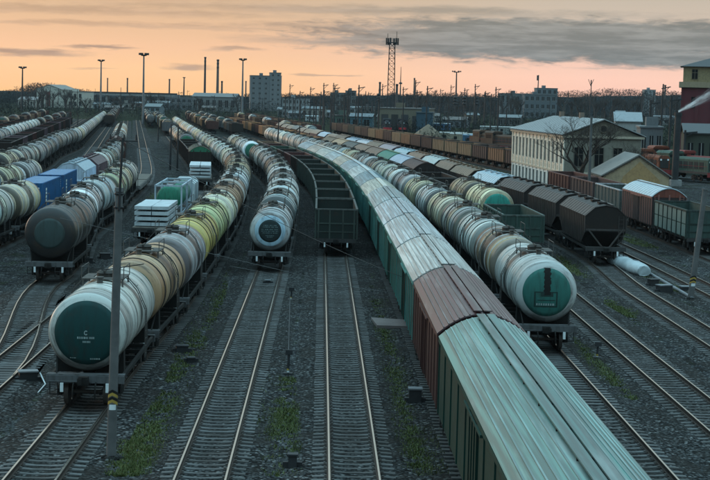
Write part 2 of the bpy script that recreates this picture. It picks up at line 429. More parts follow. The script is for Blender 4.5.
def mat_sleeper():
    m, t, b = new_mat('concrete_sleeper'); c, cr, i = objco(t)
    y = t.sep(c)[1]
    n = t.noise(cr, 6.0, 5, .7)
    col = t.mix(n, (.045, .047, .048), (.150, .155, .157))
    oil = t.ss(t.m('ADD', t.m('ABSOLUTE', y), t.m('MULTIPLY', t.m('SUBTRACT', n, .5), .5)), .42, .12)
    col = t.mix(t.m('MULTIPLY', oil, t.m('ADD', .15, t.m('MULTIPLY', i.outputs['Random'], .6))), col, (.022, .021, .02))
    col = t.mix(t.m('MULTIPLY', t.m('POWER', i.outputs['Random'], 1.5), .75), col, (.04, .037, .034))
    col = t.mix(t.m('MULTIPLY', t.ss(t.noise(t.node('ShaderNodeNewGeometry').outputs['Position'], .35, 4, .6), .42, .66), .65), col, (.030, .028, .026))
    rustr = t.ss(t.m('ABSOLUTE', t.m('SUBTRACT', t.m('ABSOLUTE', y), .8)), .22, .08)
    col = t.mix(t.m('MULTIPLY', rustr, .6), col, (.06, .04, .03))
    t.put(b.inputs['Base Color'], col); b.inputs['Roughness'].default_value = .85
    bump(t, b, n, .3, .02)
    return m
m_sleeper = mat_sleeper()
def mat_grass():
    m, t, b = new_mat('grass_blades')
    p = t.node('ShaderNodeNewGeometry').outputs['Position']
    n = t.noise(p, 4.0, 3, .6)
    t.put(b.inputs['Base Color'], t.mix(t.ss(t.noise(p, 17.0, 2, .5), .60, .68), t.mix(n, (.014, .026, .004), (.10, .13, .022)), (.13, .10, .04))); b.inputs['Roughness'].default_value = .7
    return m
m_grass = mat_grass()
def mat_slab():
    return mat_plain('pale_concrete', (.42, .47, .50), .75, 0, .3, 5, .3)
m_slab = mat_slab()

# ------------------------------------------------------------------ track geometry
_YS = [i * 1.0 for i in range(0, 1301)]
_X = [0.0]
def _slope0(Y):
    t = min(1, max(0, (Y - 110) / 150.0)); return -.021 - .129 * t * t * (3 - 2 * t)
for i in range(1, len(_YS)): _X.append(_X[-1] + (_slope0(_YS[i]) + _slope0(_YS[i-1])) / 2)
_k = -10.57 - _X[80]
_X = [v + _k for v in _X]
KS = 1.1            # the knots below were paced out in units of 1.1 m
def ref(Y):
    Y = max(0, min(1299.0, Y / KS)); i = int(Y); return _X[i] + (_X[i+1] - _X[i]) * (Y - i)
OFF = {  # lateral offset of each track from the reference curve: knots (distance, offset)
    'A4': [(0, -45.5)], 'A3': [(0, -40.4)], 'A2': [(0, -35.6)], 'A': [(0, -28.6), (260, -28.6), (320, -26.4)], 'A1': [(0, -22.9)],
    'B': [(0, -16.4), (120, -16.5), (170, -17.6)],
    'C': [(60, -4.75), (95, -8.35), (131, -11.2), (171, -12.6)], 'D': [(0, -4.78)], 'E': [(0, 0), (60, 0), (85, .5), (110, .5), (160, 0), (260, -.6)],
    'F': [(0, 5.2), (120, 5.2), (190, 4.7)], 'G': [(0, 10.1), (180, 9.7)], 'H': [(0, 14.6), (60, 14.5), (180, 13.6)], 'I': [(0, 19.5), (80, 19.7), (190, 17.6)],
    'J': [(0, 24.1), (110, 24.1), (180, 22.0)], 'K': [(0, 29.0), (95, 29.1), (116, 29.9), (180, 26.5)], 'M': [(0, 34.3), (100, 34.2), (200, 32.0)], 'N': [(0, 40.0), (200, 39.6)],
    'L': [(0, 51.4)], 'O': [(0, 46.0)], 'Q': [(0, 32.0)], 'S': [(0, 38.5)], 'T': [(0, -8.7)], 'U': [(0, 9.5)], 'V': [(0, 15.0)], 'W': [(0, -50.5)]}
def off(tr, Y):
    k = OFF[tr]; Y = Y / KS
    if Y <= k[0][0]: return k[0][1]
    for (y0, a), (y1, b) in zip(k, k[1:]):
        if Y < y1:
            t = (Y - y0) / (y1 - y0); t = t * t * (3 - 2 * t); return a + (b - a) * t
    return k[-1][1]
def TX(tr, Y): return ref(Y) + off(tr, Y)
def TS(tr, Y): return (TX(tr, Y + 1) - TX(tr, Y - 1)) / 2
def facing(tr, Y): return math.atan2(-1.0, -TS(tr, Y))   # local +X looks towards the camera

# ------------------------------------------------------------------ ground
g = MB(); GZ = -.30; HAZE = .00004
S = 6000
g.add([(-S, -200, GZ), (S, -200, GZ), (S, 9000, GZ), (-S, 9000, GZ)], [(0, 1, 2, 3)])
ground = obj('ground', g, m_ground); tag(ground, 'grey stony railway yard ground with oily soil and moss', 'ground', kind='structure')

RAIL_PROF = [(-.075, -.18), (.075, -.18), (.075, -.165), (.012, -.15), (.012, -.045), (.036, -.035), (.036, -.004), (.030, 0.0), (-.030, 0.0), (-.036, -.004), (-.036, -.035), (-.012, -.045), (-.012, -.15), (-.075, -.165)]
def sweep(mb, prof, path):
    n = len(prof); vs = []; fs = []
    for k, (x, y) in enumerate(path):
        a = path[max(0, k-1)]; b = path[min(len(path)-1, k+1)]
        tx, ty = b[0]-a[0], b[1]-a[1]; L = math.hypot(tx, ty); nx, ny = ty/L, -tx/L
        for (u, z) in prof: vs.append((x + nx*u, y + ny*u, z))
    for k in range(len(path)-1):
        for i in range(n):
            j = (i+1) % n; fs.append((k*n+i, k*n+j, (k+1)*n+j, (k+1)*n+i))
    mb.add(vs, fs)
    mb.add(vs[:n], [tuple(range(n))]); mb.add(vs[-n:], [tuple(range(n))[::-1]])
def sleeper_mb(mb=None, M=None):
    # waisted concrete sleeper
    mb = mb or MB()
    sec = [(-1.35, .14, -.20), (-.95, .14, -.175), (-.6, .14, -.18), (-.3, .115, -.205), (.3, .115, -.205), (.6, .14, -.18), (.95, .14, -.175), (1.35, .14, -.20)]
    vs = []; fs = []
    for (y, hw, zt) in sec:
        vs += [(-hw, y, -.32), (-hw + .03, y, zt), (hw - .03, y, zt), (hw, y, -.32)]
    for k in range(len(sec)-1):
        for i in range(3):
            fs.append((k*4+i, (k+1)*4+i, (k+1)*4+i+1, k*4+i+1))
    fs += [(0, 1, 2, 3), tuple(range(len(vs)-4, len(vs)))[::-1]]
    mb.add(vs, fs, M=M)
    for s in (-.795, .795):
        for dx_ in (-1, 1): mb.box(-.06, .06, s + dx_*.13 - .035, s + dx_*.13 + .035, -.18, -.145, M=M)
    return mb
SLEEPER = sleeper_mb().mesh('sleeper'); SLEEPER.materials.append(m_sleeper)
def track(tr, y0, y1, n0, n1, label):
    """n0..n1: the stretch in which every sleeper is a piece of its own"""
    root = empty('railway_track', TX(tr, y0), y0, 0); tag(root, label, 'track', kind='structure')
    I = Matrix.Translation((-TX(tr, y0), -y0, 0))
    ys = []; y = y0
    while y < y1: ys.append(y); y += 4 if y < 300 else 10
    ys.append(y1)
    for s in (-.795, .795):
        mb = MB(); path = []
        for y in ys:
            sl = TS(tr, y); L = math.hypot(1, sl); path.append((TX(tr, y) + s/L, y - s*sl/L))
        sweep(mb, RAIL_PROF, path); o = obj('rail', mb, m_rail, root, I)
    mb = MB(); sweep(mb, [(-2.3, -.305), (2.3, -.305), (1.65, -.225), (-1.65, -.225)], [(TX(tr, y), y) for y in ys])
    b = obj('ballast_bed', mb, m_ballast, root, I)
    rest = MB(); y = y0; any_rest = False
    while y < min(y1, 360):
        M = Matrix.Translation((TX(tr, y) + random.uniform(-.02, .02), y, random.uniform(-.012, .004))) @ Matrix.Rotation(facing(tr, y) + random.uniform(-.012, .012), 4, 'Z')
        if n0 <= y <= n1:
            o = bpy.data.objects.new('sleeper', SLEEPER); COL.objects.link(o); o.parent = root; o.matrix_local = I @ M
        else:
            any_rest = True; rest.box(-.13, .13, -1.35, 1.35, -.3, -.18, M=M)
        y += .60
    if any_rest:
        o = obj('sleeper_run', rest, m_sleeper, root, I); tag(o, kind='stuff')
    return root
track('E', 33, 704, 48.4, 66, 'track under the big white tank wagon at lower left')
track('F', 33, 440, 46.2, 116.6, 'empty track in front of the pale blue tank wagon')
track('G', 33, 462, 46.2, 127.6, 'empty track in front of the dark green open wagon')
track('H', 20, 462, 0, 0, 'track under the long covered train at lower right')
track('I', 33, 462, 50.6, 66, 'track of the tank wagon with the stained green end')
track('J', 44, 572, 50.6, 127.6, 'empty track right of the stained green tank end')
track('K', 55, 572, 63.8, 132, 'empty track in front of the dark hopper wagon')
track('M', 88, 363, 101.2, 165, 'empty track left of the red boxcar')
track('N', 110, 363, 0, 0, 'track under the red boxcar')
track('D', 44, 462, 61.6, 92.4, 'track at the left edge beside the white tank')
track('C', 68.2, 704, 72.6, 107.8, 'track in front of the dark tank, joining its neighbour')
track('B', 99, 682, 0, 0, 'track under the two blue containers')
track('A1', 132, 682, 0, 0, 'track between the blue containers and long tank row')
track('A', 165, 770, 0, 0, 'track under the long tank row at far left')
track('A2', 220, 704, 0, 0, 'track under the dark open wagons at far left')
track('A3', 253, 704, 0, 0, 'track under the short white tank row, far left')
track('L', 253, 616, 0, 0, 'track under the brown open wagons behind the yard')
track('O', 253, 572, 0, 0, 'empty grassy track before the brown open wagons')

# ------------------------------------------------------------------ wagons: running gear shared by all
WHEELSET = MB()
WHEELSET.tube((0, -.98, .475), (0, .98, .475), .08, n=8)
for s in (-1, 1):
    WHEELSET.tube((0, s*.70, .475), (0, s*.83, .475), .475, n=20)
    WHEELSET.tube((0, s*.66, .475), (0, s*.70, .475), .505, n=20)
    WHEELSET.tube((0, s*.96, .475), (0, s*1.14, .475), .15, n=10)
WHEELSET = WHEELSET.mesh('wheelset'); WHEELSET.materials.append(m_wheel)
BOGIE = MB()
for s in (-1, 1):
    y0, y1 = s*1.02 - .09, s*1.02 + .09
    BOGIE.prism_y([(-1.15, .40), (-1.15, .62), (-.75, .68), (-.45, .92), (.45, .92), (.75, .68), (1.15, .62), (1.15, .40), (.8, .46), (.42, .26), (-.42, .26), (-.8, .46)], y0, y1)
    for k in (-.2, 0, .2): BOGIE.tube((k, s*1.17, .30), (k, s*1.17, .58), .085, n=8)
BOGIE.box(-.22, .22, -1.2, 1.2, .58, .86)
BOGIE.box(-1.0, 1.0, -.55, -.45, .36, .46); BOGIE.box(-1.0, 1.0, .45, .55, .36, .46)
BOGIE = BOGIE.mesh('bogie'); BOGIE.materials.append(m_under)
BOGIE_LO = MB(); 
for s in (-1, 1):
    BOGIE_LO.box(-1.1, 1.1, s*1.02 - .09, s*1.02 + .09, .3, .75)
    for k in (-.92, .92): BOGIE_LO.tube((k, s*.68, .475), (k, s*.82, .475), .475, n=10)
BOGIE_LO.box(-.3, .3, -.95, .95, .45, .8)
BOGIE_LO = BOGIE_LO.mesh('bogie'); BOGIE_LO.materials.append(m_under)
COUPLER = MB(); COUPLER.box(-.35, .18, -.11, .11, .93, 1.15); COUPLER.box(.18, .46, -.2, .16, .88, 1.2); COUPLER.box(.40, .56, -.22, -.06, .92, 1.16); COUPLER.box(.40, .52, .1, .2, .94, 1.14)
COUPLER = COUPLER.mesh('coupler'); COUPLER.materials.append(m_under)
HOSE = MB()
for k in range(6):
    a, b = k/6, (k+1)/6
    f_ = lambda t: (.05 + .28*math.sin(t*2.2), 0, .95 - .62*t + .12*math.sin(t*3.1))
    HOSE.tube(f_(a), f_(b), .032, n=6)
HOSE = HOSE.mesh('brake_hose'); HOSE.materials.append(m_under)
HTIP = MB().box(-.045, .045, -.06, .06, -.17, .17).mesh('end_cock'); HTIP.materials.append(m_white)
RAILS_LAD = None
def under(L, base, full=True, beam=2.95):
    """frame, end beams, bogies, couplers for a wagon L long over the couplers"""
    h = L/2 - .61
    fr = MB(); fr.box(-h, h, -.22, .22, .82, 1.16)
    if full:
        fr.box(-h, h, -1.42, -1.30, 1.02, 1.18); fr.box(-h, h, 1.30, 1.42, 1.02, 1.18)
        for k in range(-3, 4): fr.box(k*h/3.4 - .06, k*h/3.4 + .06, -1.40, 1.40, .98, 1.14)
        fr.box(-1.1, -.3, -.95, -.5, .55, .95); fr.tube((.4, .75, .7), (1.3, .75, .7), .2, n=10); fr.tube((-2.2, .2, .62), (2.2, .2, .62), .03, n=6)
    out = [P('frame', fr, m_under)]
    if full:
        for s in (-1, 1):
            eb = MB(); eb.box(s*h - .09, s*h + .09, -beam/2, beam/2, .92, 1.20); eb.box(s*h - s*.09 - .22*s - .1, s*h, -beam/2, beam/2, 1.20, 1.235)
            lv = MB(); lv.tube((s*(h+.13), -beam/2+.1, .98), (s*(h+.13), .2, .98), .02, n=6); lv.tube((s*(h+.13), -beam/2+.1, .98), (s*(h+.13), -beam/2+.1, .7), .02, n=6)
            sts = []
            for q in (-1, 1): st = MB(); sts.append(st); st.box(s*h-.1, s*h+.06, q*(beam/2-.28)-.16, q*(beam/2-.28)+.16, .46, .50); st.box(s*h-.04, s*h, q*(beam/2-.28)-.16, q*(beam/2-.28)-.13, .48, .93); st.box(s*h-.04, s*h, q*(beam/2-.28)+.13, q*(beam/2-.28)+.16, .48, .93)
            out.append(P('end_beam', eb, m_steel, 'frame', [P('release_lever', lv, m_steel, 'frame'), ] + [P('step', st, m_under) for st in sts]))
            MM = M3(s*h, 0, 0, 0 if s > 0 else math.pi)
            out.append(('coupler', COUPLER, None, [], MM))
            for q in (-1, 1):
                out.append(('brake_hose', HOSE, None, [], MM @ M3(.05, q*.42, 0)))
                out.append(('end_cock', HTIP, None, [], MM @ M3(.17, q*.86, .76)))
        for s in (-1, 1):
            out.append(('bogie', BOGIE, None, [('wheelset', WHEELSET, None, [], M3(-.925)), ('wheelset', WHEELSET, None, [], M3(.925))], M3(s*base/2)))
    else:
        for s in (-1, 1): out.append(('bogie', BOGIE_LO, None, [], M3(s*base/2)))
    return out

# ------------------------------------------------------------------ tank wagon
def dome_x(r, R=1.5, hl=4.8, d=.5): return hl + d * math.sqrt(max(0, 1 - (r/R)**2))
def dome_patch(pts_grid, R, zc, hl, d, eps):
    """a rows x cols grid of (y, z) laid on the front dome"""
    mb = MB(); rows = len(pts_grid); cols = len(pts_grid[0]); vs = []
    for row in pts_grid:
        for (y, z) in row: vs.append((dome_x(min(R*.999, math.hypot(y, z - zc)), R, hl, d) + eps, y, z))
    mb.add(vs, [(i*cols+j, i*cols+j+1, (i+1)*cols+j+1, (i+1)*cols+j) for i in range(rows-1) for j in range(cols-1)], True)
    return mb
def patch_rect(y0, y1, z0, z1, R, zc, hl, d, eps, n=6):
    return dome_patch([[(y0 + (y1-y0)*j/n, z0 + (z1-z0)*i/n) for j in range(n+1)] for i in range(n+1)], R, zc, hl, d, eps)
def tank_template(lod, R=1.5, zc=2.8, disc=1.18, ring=None, straps=4, extra=None, seg=40, d=.5):
    hl = 4.85; T = M3(0, 0, zc); n = seg if lod == 0 else (24 if lod == 1 else 14)
    prof = []
    rs = [.02, .35, .7, 1.0, 1.2, 1.35, 1.44, 1.485, 1.5] if lod < 2 else [.02, .8, 1.3, 1.5]
    rs = [q * R / 1.5 for q in rs]
    for r in rs: prof.append((-dome_x(r, R, hl, d), r))
    for r in rs[::-1]: prof.append((dome_x(r, R, hl, d), r))
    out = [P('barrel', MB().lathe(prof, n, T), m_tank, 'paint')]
    def disc_mb(s, r0, r1, eps):
        k = 6; pr = [(s*(dome_x(r0 + (r1-r0)*i/k, R, hl, d) + eps), max(.005, r0 + (r1-r0)*i/k)) for i in range(k+1)]
        pr.append((s*(dome_x(r1, R, hl, d) - .01), r1))
        return MB().lathe(pr, n, T)
    kids = []
    if extra: kids = extra(R, zc, hl, d)
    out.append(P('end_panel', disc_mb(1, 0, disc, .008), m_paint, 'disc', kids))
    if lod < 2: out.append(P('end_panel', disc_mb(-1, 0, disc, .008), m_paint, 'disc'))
    if ring: out.append(P('end_ring', disc_mb(1, disc + .004, ring, .007), m_paint, 'ring'))
    if lod < 2:
        for k in ((-3.55, -1.55, 1.55, 3.55) if straps == 4 else (-4.3, -2.6, 2.6, 4.3)):
            out.append(P('strap', MB().lathe([(k-.085, R-.01), (k-.08, R+.03), (k+.08, R+.03), (k+.085, R-.01)], n, T), m_steel, 'strap'))
    # hatch and platform
    hb = MB(); hb.tube((0, 0, zc+R-.06), (0, 0, zc+R+.24), .36, n=14)
    lid = MB(); lid.tube((0, 0, zc+R+.24), (0, 0, zc+R+.34), .40, .28, n=14); lid.box(-.5, .5, -.04, .04, zc+R+.30, zc+R+.37)
    out.append(P('hatch', hb, m_steel, 'hatch', [P('hatch_lid', lid, m_steel, 'hatch')] if lod < 2 else []))
    if lod < 2:
        pf = MB(); pf.box(-.95, -.45, -.85, .85, zc+R+.06, zc+R+.10); pf.box(.45, .95, -.85, .85, zc+R+.06, zc+R+.10); pf.box(-.45, .45, -.85, -.45, zc+R+.065, zc+R+.105); pf.box(-.45, .45, .45, .85, zc+R+.065, zc+R+.105)
        for q in (-.8, .8):
            for p_ in (-.9, .9): pf.box(p_-.03, p_+.03, q-.03, q+.03, zc+R-.35, zc+R+.07)
        if lod == 0:
            rls = []
            for q in (-.85, .85):
                rl = MB(); rls.append(rl)
                for p_ in (-.95, .95): rl.tube((p_, q, zc+R+.08), (p_, q, zc+R+.55), .02, n=6)
                rl.tube((-.95, q, zc+R+.55), (.95, q, zc+R+.55), .02, n=6)
            out.append(P('platform', pf, m_steel, 'gear', [P('railing', rl, m_steel, 'gear') for rl in rls]))
            vl = MB(); vl.tube((1.7, 0, zc+R-.03), (1.7, 0, zc+R+.2), .12, n=10); vl.tube((1.7, 0, zc+R+.2), (1.7, 0, zc+R+.26), .16, n=10)
            out.append(P('valve', vl, m_steel, 'gear'))
        else: out.append(P('platform', pf, m_steel, 'gear'))
        for q in (-1, 1):
            ld = MB(); yb = q*(R+.16)
            pts = [(q*.85, zc+R+.08), (q*(R*.86), zc+R*.72), (yb, zc+.25), (yb, 1.1)]
            for sx in (-.21, .21):
                for a, b in zip(pts, pts[1:]): ld.bar((sx, a[0], a[1]), (sx, b[0], b[1]), .035)
            if lod == 0:
                for k in range(10):
                    z = 1.25 + k*.31
                    if z < zc + .25: yy = yb
                    else:
                        t = min(1, (z - zc - .25)/(R*.72 - .25)); yy = yb + (q*(R*.86) - yb)*t
                    ld.tube((-.21, yy, z), (.21, yy, z), .014, n=5)
            out.append(P('ladder', ld, m_steel, 'gear'))
        for s in (-1, 1):
            sd = MB(); poly = [(-1.3, 1.12), (1.3, 1.12)] + [(math.sin(a)*(R+.02), zc - math.cos(a)*(R+.02)) for a in [1.0 - 2.0*i/10 for i in range(11)]]
            sd.prism_x(poly, s*3.9-.22, s*3.9+.22); out.append(P('saddle', sd, m_under))
        if lod == 0:
            for s in (-1, 1):
                for q in (-1, 1):
                    tr_ = MB(); tr_.bar((s*5.3, q*1.1, 1.2), (s*4.6, q*(R*.80), zc - R*.58), .06, .03)
                    out.append(P('tie_strap', tr_, m_under))
    return out + under(12.02, 7.8, lod == 0)

def extra_E(R, zc, hl, d):
    e = .016; k = []
    a = MB(); vs = []
    ring = []
    for i in range(13):
        t = .7 + 4.9*i/12; ring.append([(math.cos(t)*r*.8, zc + .02 + math.sin(t)*r) for r in (.055, .09)])
    k.append(P('emblem', dome_patch(ring, R, zc, hl, d, e), m_steel, (.36, .46, .46)))
    mk = MB(); x = -.33
    for w_ in (.05, .03, .05, .04, .06, .03, .02, .05, .05, .04):
        q = patch_rect(x, x+w_, zc-.21, zc-.13, R, zc, hl, d, e, 2); mk.add(q.v, q.f); x += w_ + (.022 if w_ != .02 else .05)
    x = -.12
    for w_ in (.04, .05, .02, .05, .04):
        q = patch_rect(x, x+w_, zc-.36, zc-.29, R, zc, hl, d, e, 2); mk.add(q.v, q.f); x += w_ + .022
    x = .15
    for w_ in (.06, .05, .05, .07, .06):
        q = patch_rect(x, x+w_, zc-1.02, zc-.96, R, zc, hl, d, e, 2); mk.add(q.v, q.f); x += w_ + .02
    x = -.62
    for w_ in (.06, .05, .08):
        q = patch_rect(x, x+w_, zc-.98, zc-.945, R, zc, hl, d, e, 2); mk.add(q.v, q.f); x += w_ + .02
    k.append(P('stencilled_text', mk, m_steel, (.30, .40, .40)))
    return k
def extra_F(R, zc, hl, d):
    mk = MB(); rnd = random.Random(4)
    for z, ln in ((.38, .9), (.27, 1.0), (.10, 1.15), (-.02, 1.15), (-.14, 1.0), (-.32, .6), (-.42, .4)):
        x = -ln/2
        while x < ln/2:
            w_ = rnd.uniform(.04, .11)
            q = patch_rect(x, x+w_, zc+z-.028, zc+z+.032, R, zc, hl, d, .016, 2); mk.add(q.v, q.f); x += w_ + rnd.choice((.03, .03, .09))
    return [P('stencilled_text', mk, m_steel, (.13, .19, .20))]
def extra_I(R, zc, hl, d):
    rn = random.Random(9); grid = []
    for k in range(22):
        z = zc - .12 + 1.30*k/21; l_ = -.15 - rn.uniform(-.035, .05); r_ = .16 + rn.uniform(-.035, .05)
        grid.append([(l_ + (r_-l_)*q/4, z) for q in range(5)])
    st = dome_patch(grid, R, zc, hl, d, .016)
    fr = MB()
    for (a, b, c, e) in ((-.62, .52, -.02, .04), (-.62, .52, -.72, -.66), (-.62, -.54, -.66, -.02), (.44, .52, -.66, -.02), (-.3, .3, -.2, .0), (-.45, .4, -.40, -.36)):
        q = patch_rect(a, b, zc+c, zc+e, R, zc, hl, d, .015, 4); fr.add(q.v, q.f)
    mk = MB(); x = -.5
    for w_ in (.06, .05, .08, .05, .06, .07, .05, .09):
        q = patch_rect(x, x+w_, zc-.63, zc-.53, R, zc, hl, d, .019, 2); mk.add(q.v, q.f); x += w_ + .05
    return [P('oil_stain', st, m_under), P('stencil_frame', fr, m_steel, (.022, .05, .045)), P('stencilled_text', mk, m_steel, (.35, .42, .42))]

TANK_E = tank_template(0, disc=1.22, extra=extra_E, seg=64)
TANK_I = tank_template(0, disc=1.17, extra=extra_I, seg=64)
TANK_F = tank_template(0, R=1.42, zc=2.66, disc=.78, ring=1.06, extra=extra_F, seg=56)
TANK_C = tank_template(0, R=1.6, zc=3.0, disc=.95, seg=56)
TANK0 = tank_template(0, straps=4); TANK0b = tank_template(0, straps=2, disc=1.1)
def walkway_variant(T, zc=2.8, R=1.5):
    """longer running boards and a pressure dome instead of the plain hatch"""
    out = [p for p in T if p[0] not in ('strap', 'valve')]
    for s in (-1, 1):
        m = MB(); m.box(s*1.0 if s > 0 else -4.6, 4.6 if s > 0 else -1.0, -.28, .28, zc+R+.05, zc+R+.09)
        for k in range(4): m.box(s*(1.3+k*1.05)-.04, s*(1.3+k*1.05)+.04, -.25, .25, zc+R-.06, zc+R+.05)
        out.append(P('running_board', m, m_steel, 'gear'))
        m = MB(); m.tube((s*3.0, 0, zc+R-.05), (s*3.0, 0, zc+R+.32), .2, n=10); out.append(P('safety_valve', m, m_steel, 'gear'))
    for k in (-4.55, 0, 4.55): out.append(P('strap', MB().lathe([(k-.14, R-.01), (k-.135, R+.022), (k+.135, R+.022), (k+.14, R-.01)], 36, M3(0, 0, zc)), m_steel, 'strap'))
    return out
TANK0c = walkway_variant(TANK0b)
TANK1 = tank_template(1); TANK2 = tank_template(2)

# paints: name -> (colour, wording)
TC = {
 'white': ((.78, .80, .80), 'off-white'), 'grey': ((.28, .30, .31), 'grey'), 'lgrey': ((.56, .59, .60), 'light grey'), 'dgrey': ((.10, .105, .11), 'dark grey'),
 'rust': ((.42, .225, .11), 'rust brown'), 'brown': ((.22, .145, .10), 'dull brown'), 'mauve': ((.25, .225, .235), 'mauve grey'), 'yellow': ((.72, .55, .14), 'yellow'),
 'cream': ((.70, .62, .42), 'cream'), 'lime': ((.52, .55, .24), 'pale lime'), 'mint': ((.36, .47, .40), 'pale green'), 'green': ((.07, .24, .13), 'green'),
 'blue': ((.44, .60, .70), 'pale blue'), 'sky': ((.60, .74, .80), 'bright pale blue'), 'slate': ((.17, .22, .27), 'slate blue'), 'black': ((.045, .045, .047), 'black'),
 'teal': ((.05, .20, .18), 'teal'), 'tan': ((.50, .37, .22), 'tan'), 'purple': ((.13, .085, .10), 'purple brown'), 'maroon': ((.085, .036, .032), 'maroon'),
 'silver': ((.55, .60, .63), 'silvery'), 'dkgreen': ((.035, .075, .055), 'dark green'), 'ggreen': ((.075, .13, .10), 'grey green'), 'dbrown': ((.026, .020, .018), 'dark brown'),
 'bluegrey': ((.40, .50, .57), 'blue grey'), 'red': ((.24, .075, .055), 'faded red')}
ORD = ['first', 'second', 'third', 'fourth', 'fifth', 'sixth', 'seventh', 'eighth', 'ninth', 'tenth', 'eleventh', 'twelfth', 'thirteenth', 'fourteenth', 'fifteenth', 'sixteenth', 'seventeenth', 'eighteenth', 'nineteenth', 'twentieth',
       'twenty-first', 'twenty-second', 'twenty-third', 'twenty-fourth', 'twenty-fifth', 'twenty-sixth', 'twenty-seventh', 'twenty-eighth', 'twenty-ninth', 'thirtieth', 'thirty-first', 'thirty-second', 'thirty-third', 'thirty-fourth', 'thirty-fifth', 'thirty-sixth', 'thirty-seventh', 'thirty-eighth', 'thirty-ninth', 'fortieth']
def ordinal(n):
    ones = ['', 'first', 'second', 'third', 'fourth', 'fifth', 'sixth', 'seventh', 'eighth', 'ninth', 'tenth', 'eleventh', 'twelfth', 'thirteenth', 'fourteenth', 'fifteenth', 'sixteenth', 'seventeenth', 'eighteenth', 'nineteenth']
    tens = ['', '', 'twenty', 'thirty', 'forty', 'fifty', 'sixty', 'seventy', 'eighty', 'ninety']
    if n < 20: return ones[n]
    return tens[n // 10][:-1] + 'ieth' if n % 10 == 0 else tens[n // 10] + '-' + ones[n % 10]
def seed_of(tr, n, k): return sum(ord(ch) for ch in tr) * 131 + n * 17 + k
def jit(c, a=.12, rnd=random):
    k = 1 + rnd.uniform(-a, a); return tuple(max(.01, min(.9, v*k*(1 + rnd.uniform(-.05, .05)))) for v in c)
def tank_cols(paint, disc=None, ring=None, rnd=random):
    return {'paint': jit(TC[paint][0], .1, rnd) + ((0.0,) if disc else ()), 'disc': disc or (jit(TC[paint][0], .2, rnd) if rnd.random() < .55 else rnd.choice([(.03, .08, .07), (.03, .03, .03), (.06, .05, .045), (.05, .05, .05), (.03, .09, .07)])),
            'ring': ring or (.5, .6, .66), 'strap': rnd.choice([(.025, .023, .022), (.06, .052, .048), (.66, .67, .66), (.02, .02, .02), (.5, .52, .53), (.03, .03, .03)]), 'hatch': (.06, .055, .05), 'gear': (.10, .095, .09), 'frame': (.10, .105, .11)}
def place(tr, yf, L): 
    yc = yf + L/2; return TX(tr, yc), yc, facing(tr, yc)
def lod_for(y): return 0 if y < 165 else (1 if y < 330 else 2)
def tank(tr, yf, paint, n, row, tmpl=None, label=None, disc=None, ring=None, cols=None, group=None):
    x, y, rz = place(tr, yf, 12.02); rnd = random.Random(seed_of(tr, n, 3))
    T = (None if tmpl is TANK0 else tmpl) or ((TANK0, TANK0b, TANK0, TANK0c, TANK0)[(n*7 + n//3) % 5], TANK1, TANK2)[0 if tmpl is TANK0 else lod_for(y)]
    lab = label or '%s tank wagon, %s in the %s' % (TC[paint][1], ORD[n], row)
    c = tank_cols(paint, disc, ring, rnd)
    if cols: c.update(cols)
    return thing('tank_wagon', T, lab, 'tank wagon', group or 'tank wagons standing in the yard', x, y, 0, rz, c)

